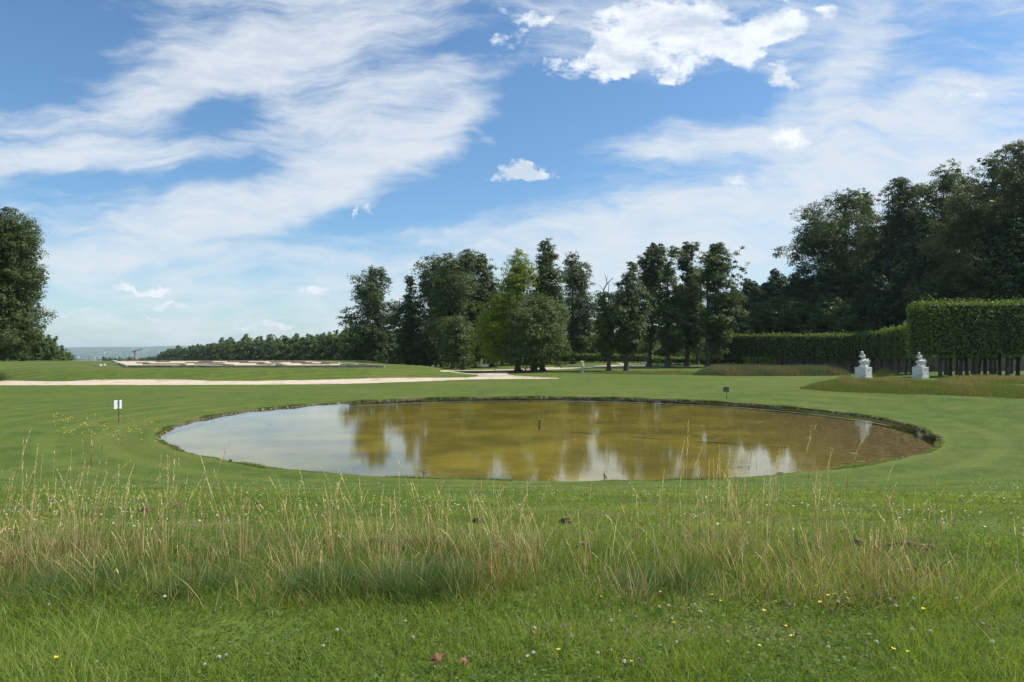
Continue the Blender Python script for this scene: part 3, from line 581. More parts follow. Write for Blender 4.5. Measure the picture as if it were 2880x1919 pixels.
# ------------------------------------------------------------------ hedges
def hedge_foliage(name, line, depth, z0, z1, parent, mat, n_per, ls, rs, core=True):
    """line: front edge points (x,y); foliage between z0 and z1 along it; depth to the far side (left normal)"""
    L = np.array(line, float); seg = np.hypot(*(L[1:]-L[:-1]).T); cum = np.concatenate([[0], np.cumsum(seg)]); T = cum[-1]
    z0 = np.broadcast_to(np.asarray(z0, float), (len(L),)); z1 = np.broadcast_to(np.asarray(z1, float), (len(L),))
    def P(t): return np.stack([np.interp(t, cum, L[:, 0]), np.interp(t, cum, L[:, 1])], -1)
    def Nn(t):
        a = P(np.clip(t-.5, 0, T)); b = P(np.clip(t+.5, 0, T)); d = b-a; d /= np.linalg.norm(d, axis=1, keepdims=True)+1e-9
        return np.stack([-d[:, 1], d[:, 0]], -1)
    hh = float((z1-z0).mean()); areas = [T*hh, T*depth, T*hh*.6, depth*hh, depth*hh]
    vs, fs, as_ = [], [], []; off = 0
    for kind, A in enumerate(areas):
        n = int(A*n_per); t = rs.uniform(0, T, n); u = rs.uniform(0, 1, n); zt = np.interp(t, cum, z1); zb = np.interp(t, cum, z0)
        bump = .20*np.sin(t*1.7)+.12*np.sin(t*4.3+u*5)+.12*np.sin(t*.6+1)
        if kind == 0: p2 = P(t)-Nn(t)*(bump[:, None]*.6+rs.exponential(.07, n)[:, None]-.1); z = zb+(zt-zb)*u; nn = np.concatenate([-Nn(t), np.zeros((n, 1))], 1)
        elif kind == 1: p2 = P(t)+Nn(t)*(u*depth)[:, None]; z = zt+bump*.5+rs.exponential(.14, n)-.08; nn = np.concatenate([Nn(t)*0, np.ones((n, 1))], 1)
        elif kind == 2: p2 = P(t)+Nn(t)*(depth+.1+rs.normal(0, .1, n))[:, None]; z = zb+(zt-zb)*u; nn = np.concatenate([Nn(t), np.zeros((n, 1))], 1)
        else:
            e = 0.0 if kind == 3 else T; t = np.full(n, e); sgn = -1 if kind == 3 else 1
            tang = np.stack([Nn(t)[:, 1], -Nn(t)[:, 0]], -1); zt = np.interp(t, cum, z1); zb = np.interp(t, cum, z0)
            p2 = P(t)+Nn(t)*(rs.uniform(0, 1, n)*depth)[:, None]+tang*sgn*(rs.exponential(.12, n)-.1)[:, None]; z = zb+(zt-zb)*u; nn = np.concatenate([tang*sgn, np.zeros((n, 1))], 1)
        # round the top edges
        z = np.where((kind != 1) & (z > zt-.2), z-.1*rs.uniform(0, 1, n), z)
        z = z-.12*rs.uniform(0, 1, n)*(z < zb+.3)
        p = np.concatenate([p2, z[:, None]], 1); v, f = leaf_quads(p, nn*.8+rs.normal(0, .5, (n, 3))+np.array([0, 0, .3]), ls, rs, .7)
        vs.append(v); fs.append(f+off); off += len(v); as_.append(rs.uniform(0, 1, n))
    o = mesh_obj(name, np.vstack(vs), np.vstack(fs), mat, parent, np.concatenate(as_))
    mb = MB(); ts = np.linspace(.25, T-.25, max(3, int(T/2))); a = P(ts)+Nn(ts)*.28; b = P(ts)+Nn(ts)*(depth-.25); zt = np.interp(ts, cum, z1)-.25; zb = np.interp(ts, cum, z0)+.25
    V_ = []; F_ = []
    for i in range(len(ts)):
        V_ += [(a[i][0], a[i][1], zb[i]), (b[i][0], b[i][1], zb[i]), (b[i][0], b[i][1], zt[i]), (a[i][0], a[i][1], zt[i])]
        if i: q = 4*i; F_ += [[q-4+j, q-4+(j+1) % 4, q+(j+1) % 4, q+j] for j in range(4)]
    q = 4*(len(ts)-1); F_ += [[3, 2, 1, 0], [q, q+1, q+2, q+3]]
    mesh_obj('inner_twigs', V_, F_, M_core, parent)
    return o
def pleached(label, line, depth, zb, zt, trunks, seed, n_per, ls, group):
    root = empty('pleached_hedge', (0, 0, 0), label, 'hedge', group)
    rs = np.random.RandomState(seed)
    # right-to-left lines put the normal on the far side; make the far side the left normal
    hedge_foliage('foliage', line, depth, zb, zt, root, LF['hedge'], n_per, ls, rs)
    for (x, y, r) in trunks:
        mb = MB(); z = gz(x, y); lx, ly = rs.normal(0, .08, 2); zz = float(np.mean(zt))
        mb.tube([(x, y, z-.2), (x+lx*.3, y+ly*.3, z+.3), (x+lx, y+ly, z+1.6), (x+lx, y+ly, zz-1.2)], [r*1.5, r*1.05, r*.9, r*.5], 8)
        for k_ in range(4):
            a_ = rs.uniform(0, 6.28); mb.tube([(x+lx, y+ly, float(np.mean(zb))-.5), (x+lx+math.cos(a_)*.9, y+ly+math.sin(a_)*.9, float(np.mean(zb))+.9)], [r*.4, r*.15], 5)
        mb.build('trunk', M_bark, root, smooth=True)
    return root
GH = 'clipped hedges raised on bare trunks'
h1 = [(37.6, 61.5), (60, 60.5), (88, 59)]
tr = [((px-1440)/F*Y, Y, .16) for px, Y in ((2644,62.5),(2672,64.8),(2701,62.8),(2720,65),(2742,62.2),(2752,66),(2770,64.6),(2788,62.6),(2812,65),(2833,62.2),(2862,64.4),(2888,62.6),(2920,65),(2660,67),(2692,67),(2735,68.5),(2800,68),(2846,67.5))]
pleached('tall deep clipped hedge on bare trunks at the right edge behind the second statue', h1, 3.8, [3.35,3.4,3.4], [8.2,8.4,8.4], tr, 101, 60, .21, GH)
h2 = [((px-1440)/F*Y, Y) for px, Y in ((2034,138),(2100,134),(2160,129),(2280,121),(2400,112),(2480,101),(2550,88),(2578,76))]
tr = []
rsx2 = np.random.RandomState(9)
for px, Y in ((2072,137),(2114,134.5),(2130,137),(2172,130),(2200,129),(2258,124),(2290,122),(2325,119),(2360,117),(2395,114),(2430,110),(2458,107),(2479,103),(2500,99),(2506,102),(2525,95),(2547,91),(2563,84)): tr.append(((px-1440)/F*(Y+.9), Y+.9, .13))
pleached('long clipped hedge on bare trunks curving away behind the seated statues', h2, 3.0, [2.3,2.4,2.5,2.6,2.7,2.9,3.1,3.2], [7.0,6.9,6.75,6.6,6.5,6.8,7.1,7.4], tr, 102, 30, .31, GH)
def low_hedge(label, line, depth, zt, seed, mat='hedge', n_per=22, ls=.36, group='low clipped hedges behind the grove'):
    root = empty('clipped_hedge', (0, 0, 0), label, 'hedge', group)
    zz = [gz(x, y) for x, y in line]; hedge_foliage('foliage', line, depth, [z+.05 for z in zz], zt, root, LF[mat], n_per, ls, np.random.RandomState(seed)); return root
def L(*p): return [((px-1440)/F*Y, Y) for px, Y in p]
low_hedge('low dark box hedge behind the cupid statue', L((1560,172),(1640,168),(1836,164)), 3.0, [2.9,2.85,2.7], 103)
low_hedge('low lit hedge behind the row of four tall limes', L((1830,151),(1920,149),(2024,147)), 4.0, [2.2,2.2,2.2], 104)
_l = L((1824,176),(1900,174),(1975,173)); low_hedge('second low hedge rising behind the lit one', _l, 4.0, [gz(*q)+2.0 for q in _l], 105)
low_hedge('tall light green clipped wall of foliage beyond the cupid statue', L((1612,205),(1665,198),(1712,200)), 3.0, [7.2,7.2,6.6], 106, 'light', 10, .5, None)
low_hedge('dark box hedge at the foot of the last tall lime', L((2020,140),(2076,136)), 2.5, [2.3,2.3], 107)
# stone retaining wall under the wood
M_wall = mat_simple('rubble_stone', (.16, .13, .10), (.30, .25, .19), 2.2, .95, .05, 6)
root = empty('stone_wall', (0, 0, 0), 'rough stone retaining wall in shade behind the clipped hedges', 'wall')
V_, F_ = [], []
WL = []
for a, b in zip(WALL[:-1], WALL[1:]):
    n_ = max(2, int(math.hypot(b[0]-a[0], b[1]-a[1])/1.5)); WL += [(a[0]+(b[0]-a[0])*i/n_, a[1]+(b[1]-a[1])*i/n_) for i in range(n_)]
WL = WL[:-8]
for i, (x, y) in enumerate(WL):
    d = Vector((WL[min(i+1, len(WL)-1)][0]-WL[max(i-1, 0)][0], WL[min(i+1, len(WL)-1)][1]-WL[max(i-1, 0)][1])).normalized(); nx, ny = d.y, -d.x
    if nx > 0 or ny > 0: nx, ny = -abs(nx) if abs(nx) > abs(ny) else nx, -abs(ny)
    zt = 3.5+.06*math.sin(i*.9)
    for dd, z in ((.9, -.3), (.75, zt), (-.2, zt+.02), (-.2, -.3)): V_.append((x+nx*dd, y+ny*dd, z))
    if i: q = 4*i; F_ += [[q-4+j, q-4+(j+1) % 4, q+(j+1) % 4, q+j] for j in range(4)]
mesh_obj('wall_body', V_, F_, M_wall, root)
V2 = [(v[0], v[1], v[2]) for v in V_]; mb = MB()
for i in range(len(WL)-1):
    a = V_[4*i+1]; b = V_[4*i+5]; a2 = V_[4*i+2]; b2 = V_[4*i+6]; o_ = len(mb.v)
    mb.v += [(a[0], a[1], a[2]+.005), (b[0], b[1], b[2]+.005), (b2[0], b2[1], b2[2]+.005), (a2[0], a2[1], a2[2]+.005), (a[0], a[1], a[2]+.12), (b[0], b[1], b[2]+.12), (b2[0], b2[1], b2[2]+.12), (a2[0], a2[1], a2[2]+.12)]
    mb.f += [[o_+j for j in q] for q in ((0,3,2,1),(4,5,6,7),(0,1,5,4),(1,2,6,5),(2,3,7,6),(3,0,4,7))]
mb.build('coping', mat_simple('coping_stone', (.25,.22,.18), (.35,.31,.26), 3, .9), root)
# ------------------------------------------------------------------ paths
M_path = mat_simple('gravel', (.42, .35, .26), (.56, .48, .37), 2.5, .95, .006, 8, c3=(.36, .28, .19), s3=.5)
M_dirt = mat_simple('bare_dirt', (.14, .10, .055), (.24, .18, .10), 3, .95, .01, 6)
def drape(name, top, bot, mat, zoff=.03, nx=160, ny=6, kind='structure', jit=0.0):
    """top, bot: (px, py) lists of the far and near edge; strip lies on the ground"""
    top = np.array(top, float); bot = np.array(bot, float)
    xs = np.linspace(0, 1, nx); tt = np.linspace(0, 1, len(top)); tb = np.linspace(0, 1, len(bot))
    rs = np.random.RandomState(5); V_ = []
    def arc(P):
        s = np.concatenate([[0], np.cumsum(np.hypot(*(P[1:]-P[:-1]).T))]); s /= s[-1]; return s
    sa, sb = arc(top), arc(bot)
    for x in xs:
        A = at(np.interp(x, sa, top[:, 0]), np.interp(x, sa, top[:, 1])+rs.normal(0, jit)); B = at(np.interp(x, sb, bot[:, 0]), np.interp(x, sb, bot[:, 1])+rs.normal(0, jit))
        for j in range(ny):
            p = A.lerp(B, j/(ny-1)); V_.append((p.x, p.y, gz(p.x, p.y)+zoff*(1 if 0 < j < ny-1 else .2)))
    i = np.arange(nx-1)[:, None]*ny; j = np.arange(ny-1)[None, :]
    f = np.stack([i+j, i+j+1, i+ny+j+1, i+ny+j], -1).reshape(-1, 4)
    return tag(mesh_obj(name, V_, f, mat, smooth=True), kind=kind)
pa_top = [(-150,1072),(26,1071),(120,1073),(182,1073),(269,1069.5),(382,1067.5),(520,1068.5),(600,1072),(715,1072),(880,1069),(1042,1065),(1150,1062.8),(1250,1063),(1312,1062.5),(1349,1059),(1450,1057.5),(1510,1060.5),(1568,1064)]
pa_bot = [(-150,1085),(25,1084),(300,1083.3),(560,1083),(760,1082),(980,1080),(1100,1076),(1220,1072),(1321,1067.5),(1440,1066.3),(1572,1065.4)]
drape('gravel_path', pa_top, pa_bot, M_path, .04, 220, 6, jit=.15)
drape('gravel_path', [(1235,1043),(1327,1041.3),(1450,1038.7),(1535,1033.6),(1633,1032),(1680,1029.6),(1713,1027.2),(1759,1026.4),(1812,1026.4)], [(1240,1045.5),(1330,1044.8),(1450,1044.2),(1500,1041.4),(1560,1039.6),(1650,1034.6),(1720,1032.3),(1780,1030.6),(1818,1029.5)], M_path, .045, 120, 5, jit=.1)
drape('gravel_path', [(1240,1044.3),(1290,1050),(1336,1054.5),(1349,1058.2)], [(1440,1044.2),(1425,1049),(1430,1054),(1450,1057.4)], M_path, .035, 30, 8, jit=.2)
drape('gravel_path', [(1733,1021.2),(1741,1021.1)], [(1752,1026.6),(1768,1026.6)], M_path, .035, 6, 8)
drape('worn_earth', [(250,1068),(330,1066.4),(450,1066.6),(540,1067.8)], [(250,1070),(330,1069.2),(450,1069.6),(540,1070)], M_dirt, .03, 60, 3, jit=.4)
drape('worn_earth', [(1020,1063.5),(1100,1061.8),(1230,1061.6),(1310,1061.6)], [(1020,1066.5),(1100,1064.6),(1230,1064.4),(1310,1063.6)], M_dirt, .03, 60, 3, jit=.4)
drape('worn_earth', [(1440,1059),(1480,1059.5),(1530,1062)], [(1440,1063.5),(1490,1064),(1552,1064.7)], M_dirt, .055, 30, 3, jit=.5)

# ------------------------------------------------------------------ ruins on the mound
M_stone = mat_simple('pale_stone', (.38, .34, .27), (.52, .47, .39), 2.5, .9, .01, 6)
M_stone2 = mat_simple('weathered_stone', (.20, .17, .12), (.36, .31, .23), 2.0, .9, .01, 6)
root = empty('ruin_foundation', (0, 0, 0), 'low gravelled ruin foundation outlined with stone kerbs on top of the green mound', 'ruin')
Zp = 1.78
def pl(px, py, z=Zp): Y = (H-z)*F/(py-HY); return ((px-1440)/F*Y, Y)
c4 = [pl(362,1030.5), pl(320,1016), pl(872,1016), pl(1081,1030)]
mesh_obj('gravel_bed', [(x, y, Zp-.02) for x, y in c4]+[(x, y, .9) for x, y in c4], [[0,3,2,1],[0,1,5,4],[1,2,6,5],[2,3,7,6],[3,0,4,7]], mat_simple('pale_gravel', (.40,.335,.24), (.52,.44,.32), 1.2, .95, .004, 8), root)
def wall_seg(a, b, w, z0, z1, name, mat):
    dx, dy = b[0]-a[0], b[1]-a[1]; Ls = math.hypot(dx, dy); mb = MB(); n_ = max(1, int(Ls/2.4)); rr_ = random.Random(int(Ls*100))
    for i in range(n_):
        mb.box(i*Ls/n_+.01, (i+1)*Ls/n_-.01, -w/2+rr_.uniform(-.03, .03), w/2, z0, z1+rr_.uniform(-.03, .02), math.atan2(dy, dx), a)
    return mb.build(name, mat, root)
for i in range(4): wall_seg(c4[i], c4[(i+1) % 4], .55, 1.0, Zp+.14, 'kerb', M_stone if i == 0 else M_stone2)
for (x0, y0, x1, y1) in ((403,1025.2,520,1025.2),(508,1026.6,524,1026.6),(523,1021.2,630,1021.6),(550,1025,632,1026.2),(630,1027.6,655,1028),(560,1018.2,600,1018.2),(675,1021,745,1021.4),(725,1025.2,766,1026),(765,1022.5,790,1023),(778,1027,802,1027.6),(850,1024.4,930,1025),(440,1018.4,478,1018.4),(905,1022.4,955,1023),(640,1018.6,700,1018.6),(760,1018.3,860,1018.8),(960,1026.4,1005,1027.6),(820,1021.2,880,1021.4),(385,1021.8,420,1021.9),(980,1024,1040,1028)):
    wall_seg(pl(x0, y0), pl(x1, y1), .5, Zp-.05, Zp+.17, 'low_wall', M_stone2)
for i, (px, py, w) in enumerate(((275,1029.6,1.0),(289,1028.2,.7),(320,1025.5,2.6))):
    p = at(px, py); mb = MB(); mb.box(-w/2, w/2, -.35, .35, -.1, .22, .05, (0, 0), .95); o = mb.build('stone_slab', M_stone, bevel=.02); o.location = p
    tag(o, ['middle sized pale stone slab, leftmost of three left of the ruin', 'smallest pale stone slab, between two others left of the ruin', 'longest pale stone slab beside the ruin corner'][i], 'stone', 'loose stone slabs beside the ruin')
# white parapet at the far edge of the terrace
M_white = mat_simple('white_paint', (.66, .66, .64), (.76, .76, .73), 2, .6)
p = on(239, 150); root = empty('parapet', p, 'long low white parapet on the skyline beside the left clump of trees', 'parapet')
MB().box(-3.3, 3.3, -.2, .2, -.5, 1.30-.12+(1.55-p.z-1.3)).build('wall_body', mat_simple('grey_render', (.20,.20,.19), (.30,.29,.27), 3, .9), root)
zt = 1.55-p.z; MB().box(-3.4, 3.4, -.27, .27, zt-.115, zt+.10).build('coping', M_white, root)

# ------------------------------------------------------------------ statues
M_marble = mat_simple('white_marble', (.60, .60, .56), (.74, .74, .70), 3, .55, .0, 6, c3=(.42, .43, .37), s3=2.5)
M_ped = mat_simple('pedestal_stone', (.52, .52, .50), (.66, .66, .64), 2.5, .7, .0, 7, c3=(.38, .37, .32), s3=1.6)
M_black = mat_simple('black_metal', (.015, .017, .016), (.03, .03, .03), 10, .6)
def skin(name, nodes, edges, mat, parent, root_i=0, scale=1.0, sub=1):
    me = bpy.data.meshes.new(name); me.from_pydata([Vector(n[:3])*scale for n in nodes], edges, []); me.update(); me.materials.append(mat)
    o = bpy.data.objects.new(name, me); C.objects.link(o); o.parent = parent
    m = o.modifiers.new('skin', 'SKIN'); m.use_smooth_shade = True
    sv = me.skin_vertices[0].data
    for i, n in enumerate(nodes):
        r = n[3]*scale; sv[i].radius = (r, r*(n[4] if len(n) > 4 else 1)); sv[i].use_root = (i == root_i)
    s_ = o.modifiers.new('subdivision', 'SUBSURF'); s_.levels = sub; s_.render_levels = sub
    return o
def rock(name, mat, parent, loc, sz, seed, n=3):
    import bmesh
    bm = bmesh.new(); bmesh.ops.create_icosphere(bm, subdivisions=n, radius=1); rr_ = random.Random(seed)
    ph = [rr_.uniform(0, 6) for _ in range(6)]
    for v in bm.verts:
        k_ = 1+.13*math.sin(v.co.x*4+ph[0])*math.cos(v.co.y*5+ph[1])+.09*math.sin(v.co.z*7+ph[2])+.05*math.sin(v.co.x*11+v.co.y*9+ph[3])
        v.co = Vector((v.co.x*sz[0]*k_, v.co.y*sz[1]*k_, v.co.z*sz[2]*k_))+Vector(loc)
        if v.co.z < loc[2]-sz[2]*.55: v.co.z = loc[2]-sz[2]*.55
    me = bpy.data.meshes.new(name); bm.to_mesh(me); bm.free(); me.materials.append(mat)
    for p_ in me.polygons: p_.use_smooth = True
    o = bpy.data.objects.new(name, me); C.objects.link(o); o.parent = parent; return o
def pedestal(root, w, h, mat, plate=True):
    blk = MB().box(-w/2, w/2, -w/2, w/2, h*.235+.002, h*.86).build('pedestal', mat, root, bevel=.01); root = blk
    MB().box(-w*.54, w*.54, -w*.54, w*.54, -.15, h*.2).box(-w*.52, w*.52, -w*.52, w*.52, h*.2+.002, h*.235).build('base_moulding', mat, root, bevel=.012)
    mb = MB()
    for s in (-1, 1):
        for f in (0, 1):
            # raised stiles that leave a sunk panel on each face
            for a_, b_ in ((-.5, -.38), (.38, .5)):
                if f == 0: mb.box(w*a_+.004, w*b_-.004, s*w/2-.006, s*w/2+.014, h*.24, h*.855)
                else: mb.box(s*w/2-.006, s*w/2+.014, w*a_+.006, w*b_-.006, h*.242, h*.853)
    mb.build('panel_frame', mat, root)
    MB().box(-w*.515, w*.515, -w*.515, w*.515, h*.862, h).build('cap_stone', mat, root, bevel=.012)
    if plate: MB().box(w/2+.002, w/2+.022, -w*.04, w*.10, h*.72, h*.79).build('plaque', M_black, root)
# seated flute player: local x to the right in the picture, facing -x
def flute_player(loc, label, rz, s, mirror=False, child=True, seed=1):
    root = empty('statue', loc, label, 'statue', 'seated marble statues on square pedestals', rz)
    hp = 1.06*s/1.0; w = .98*s
    pedestal(root, w, hp, M_ped)
    k = 1.13*s; ca, sa = math.cos(-rz), math.sin(-rz)
    def R(p): x, y, z, *r = p; x, y = (x*ca-y*sa), (x*sa+y*ca); return (x*k, y*k, hp+z*k, *[q*k if i == 0 else q for i, q in enumerate(r)])
    b = rock('rock_base', M_marble, root, (0, 0, hp+.06*k), (.36*k, .32*k, .10*k), seed, 3)
    b2 = rock('tree_stump_seat', M_marble, root, R((.10, .02, .27))[:3], (.20*k, .19*k, .34*k), seed+1, 3)
    N = [(.06,.02,.50,.135), (.07,.02,.66,.125), (.01,.02,.84,.175), (-.04,.02,.97,.145), (-.07,.02,1.04,.075), (-.105,.01,1.13,.085,1.05), (-.12,.0,1.19,.06),   # spine and head 0-6
         (0,-.15,.93,.072), (-.08,-.21,.76,.052), (-.22,-.15,.80,.042), (-.27,-.06,.90,.036),     # near arm to the flute
         (0,.18,.93,.072), (-.08,.22,.78,.052), (-.20,.16,.83,.042), (-.27,.07,.93,.036),          # far arm
         (.0,-.10,.50,.115), (-.22,-.14,.50,.085), (-.22,-.15,.28,.06), (-.19,-.15,.10,.042), (-.28,-.16,.08,.04),   # near leg
         (.0,.14,.50,.115), (-.24,.16,.46,.085), (-.10,.17,.26,.06), (-.02,.16,.10,.042), (-.12,.17,.07,.04)]
    E = [(0,1),(1,2),(2,3),(3,4),(4,5),(5,6),(2,7),(7,8),(8,9),(9,10),(2,11),(11,12),(12,13),(13,14),(0,15),(15,16),(16,17),(17,18),(18,19),(0,20),(20,21),(21,22),(22,23),(23,24)]
    skin('figure', [R(n) for n in N], E, M_marble, root, 0, 1.0, 2)
    mb = MB(); a1, a2 = R((-.20, .0, 1.10)), R((-.31, .03, .80)); mb.tube([a1[:3], a2[:3]], [.012*k, .018*k], 6); mb.build('flute', M_marble, root)
    mb = MB(); hc = R((-.105, .01, 1.155))[:3]; rr_ = random.Random(4)
    o = rock('hair', M_marble, root, (hc[0]+.015*k, hc[1], hc[2]-.015*k), (.10*k, .095*k, .118*k), seed+7, 3)
    # drapery over the lap
    rock('drapery', M_marble, root, R((.14, -.08, .46))[:3], (.17*k, .15*k, .15*k), seed+3, 3)
    if child:
        N2 = [(.33,-.06,.42,.075), (.34,-.06,.52,.08), (.33,-.06,.585,.035), (.325,-.07,.66,.066), (.32,-.07,.70,.05),
              (.40,-.13,.54,.036), (.46,-.15,.46,.03), (.41,-.16,.40,.026), (.27,.0,.54,.036), (.22,-.06,.60,.03), (.19,-.08,.66,.024),
              (.30,-.09,.34,.052), (.27,-.12,.21,.04), (.30,-.12,.09,.03), (.38,-.06,.34,.052), (.40,-.10,.21,.04), (.37,-.10,.09,.03)]
        E2 = [(0,1),(1,2),(2,3),(3,4),(1,5),(5,6),(6,7),(1,8),(8,9),(9,10),(0,11),(11,12),(12,13),(0,14),(14,15),(15,16)]
        skin('child_figure', [R(n) for n in N2], E2, M_marble, root, 0, 1.0, 2)
        rock('carved_goat', M_marble, root, R((.30, .10, .25))[:3], (.13*k, .10*k, .20*k), seed+5, 3)
    return root
s1 = at(2428, 1066); s1.z -= .03
SC = 1.0
flute_player(s1, 'white marble seated flute player with a small child, nearer left statue on a white pedestal', math.radians(-58), .98, seed=3)
s2 = on(2588, 60.5); 
flute_player(s2, 'white marble seated figure half in shadow, right statue before the tall hedge', math.radians(-62), .93, seed=8)
# small winged cupid statue
s3 = at(1638, 1051.5); root = empty('statue', s3, 'small winged cupid statue leaning forward on a slim square pedestal', 'statue')
ped = MB().box(-.19, .19, -.19, .19, .162, .92).build('pedestal', M_stone, root, bevel=.01); MB().box(-.24, .24, -.24, .24, -.1, .16).build('base_moulding', M_stone, ped, bevel=.01); MB().box(-.22, .22, -.22, .22, .922, 1.0).build('cap_stone', M_stone, ped, bevel=.01)
N = [(.06,0,1.50,.085),(.0,0,1.68,.09),(-.05,0,1.80,.10),(-.09,0,1.90,.045),(-.13,0,1.98,.08),(-.14,0,2.03,.06),(.10,-.07,1.44,.07),(.12,-.08,1.24,.05),(.04,-.08,1.05,.038),(-.04,-.08,1.02,.03),(.11,.07,1.43,.07),(.22,.08,1.28,.05),(.32,.08,1.18,.036),(.36,.08,1.13,.026),
     (-.12,-.14,1.82,.04),(-.26,-.14,1.84,.032),(-.34,-.1,1.90,.028),(-.04,.14,1.80,.04),(-.12,.2,1.68,.032),(-.22,.16,1.72,.028)]
E = [(0,1),(1,2),(2,3),(3,4),(4,5),(0,6),(6,7),(7,8),(8,9),(0,10),(10,11),(11,12),(12,13),(2,14),(14,15),(15,16),(2,17),(17,18),(18,19)]
skin('figure', N, E, M_marble, root, 0, 1.0, 2)
rock('tree_stump', M_marble, root, (.13, 0, 1.12), (.11, .11, .2), 4, 3)
for s in (-1, 1):
    V_ = [(.02,s*.05,1.70),(.10,s*.08,1.62),(.20,s*.16,1.72),(.27,s*.2,1.86),(.24,s*.18,2.0),(.14,s*.12,1.92),(.06,s*.07,1.84)]
    V_ += [(x, y+s*.03, z) for x, y, z in V_]; n_ = 7
    mesh_obj('wing', V_, [list(range(n_)), [n_+i for i in reversed(range(n_))]]+[[i, (i+1) % n_, n_+(i+1) % n_, n_+i] for i in range(n_)], M_marble, root)
# barrier panels round it
M_steel = mat_simple('galvanised_steel', (.30,.33,.32), (.40,.43,.42), 6, .5, metallic=.4)
for i, (dx0, dx1, dyo) in enumerate(((-1.0,-.1,.25),(.28,1.15,.05))):
    mb = MB(); rt = empty('barrier', s3+Vector(((dx0+dx1)/2, dyo, 0)), ['grey mesh barrier panel left of the cupid statue', 'grey mesh barrier panel right of the cupid statue'][i], 'barrier', 'mesh barrier panels around the cupid statue')
    w_ = (dx1-dx0)/2; z_ = .06
    mb.tube([(-w_,0,z_),(w_,0,z_),(w_,0,.74),(-w_,0,.74),(-w_,0,z_)], .022, 6, cap=False); mb.build('frame', M_steel, rt)
    mb = MB()
    for q in range(1, 12): mb.tube([(-w_+2*w_*q/12,0,z_),(-w_+2*w_*q/12,0,.74)], .006, 4)
    for q in range(1, 6): mb.tube([(-w_,.01,z_+.68*q/6),(w_,.01,z_+.68*q/6)], .006, 4)
    mb.build('mesh_infill', mat_simple('dark_green_mesh', (.05,.08,.07), (.08,.11,.10), 6, .6), rt)
    mb = MB()
    for s in (-1, 1): mb.box(s*w_-.03, s*w_+.03, -.25, .25, -.03, .04)
    mb.build('foot', M_steel, rt)

# ------------------------------------------------------------------ warning signs by the pond
M_signw = mat_simple('sign_white', (.60,.62,.64), (.68,.70,.71), 3, .5); M_signb = mat_simple('sign_grey_back', (.075,.085,.09), (.105,.115,.12), 5, .6); M_post = mat_simple('dark_post', (.03,.035,.03), (.06,.065,.06), 8, .6)
def pond_sign(loc, label, hh, w, ph, rz, mat, tilt):
    rt = empty('pond_sign', loc, label, 'sign', 'panel signs on thin posts beside the pond', rz)
    MB().tube([(0,-.03,-.2),(0,-.03,hh)], .022, 8).build('post', M_post, rt)
    o = MB().box(-w*.58, w*.42, .002, .022, hh-ph-.02, hh-.03).build('panel', mat, rt, bevel=.004)
    mb = MB()
    for z in (hh-.12, hh-ph+.06): mb.box(-.05, .05, -.055, -.001, z-.015, z+.015)
    mb.build('bracket', M_steel, o); return rt
pond_sign(at(333.5, 1189), 'sign on a thin dark post with a narrow white edge-on panel, left of the pond', 1.22, .42, .47, math.radians(62), M_signw, 0)
pond_sign(at(2043.5, 1124), 'dark square sign panel on a thin post at the far right rim of the pond', 1.02, .46, .40, 0, M_signb, 0)
# park notices in the shade of the grove
p = at(1363, 1039); rt = empty('notice_board', p, 'white notice board on two legs in the shade of the grove', 'sign')
for s in (-1, 1): MB().tube([(s*.62,0,-.1),(s*.62,0,.9)], .035, 6).build('leg', M_post, rt)
MB().box(-.75, .75, -.03, .03, .45, .98).build('panel', M_white, rt, bevel=.01)
p = at(1392, 1044.5); rt = empty('lectern_sign', p, 'dark sloping plaque on a single post beside the path under the trees', 'sign')
MB().tube([(0,0,-.1),(0,0,.62)], .04, 6).build('post', M_post, rt); MB().box(-.55, .55, -.03, .35, .60, .70, 0, (0,0)).build('panel', mat_simple('plaque_grey', (.12,.13,.12),(.2,.2,.18),4,.6), rt, bevel=.01)
p = at(1814, 1028.5); rt = empty('bench', p, 'small white bench at the end of the path behind the cupid statue', 'bench')
MB().box(-.85, .85, -.25, .25, .42, .50).build('seat', M_white, rt); MB().box(-.85, .85, .26, .31, .55, .82).build('backrest', M_white, rt)
for s in (-1, 1): MB().box(s*.7-.05, s*.7+.05, -.2, .3, -.05, .418).build('leg', M_white, rt)
p = on(1217, 133); rt = empty('post_sign', p, 'small white sign on a post at the left end of the shaded path', 'sign')
MB().tube([(0,0,-.1),(0,0,.75)], .05, 6).build('post', M_white, rt); MB().box(-.22, .22, -.07, -.055, .40, .80).build('panel', M_white, rt)
for i, (px, Y, top) in enumerate(((352, 260, 1000), (318, 300, 1003))):
    p = on(px, Y); ht = H+(HY-top)/F*Y-p.z; rt = empty('lamp_post', p, ['taller thin pale lamp post on the skyline left of the crane', 'fainter thin pale lamp post left of the taller one'][i], 'lamp post', 'thin posts on the skyline')
    MB().tube([(0,0,-.2),(0,0,ht)], [.16,.10], 8).build('pole', M_steel, rt); MB().box(-.16,.16,-.14,.14,ht+.002,ht+.3).build('lamp_head', M_steel, rt)

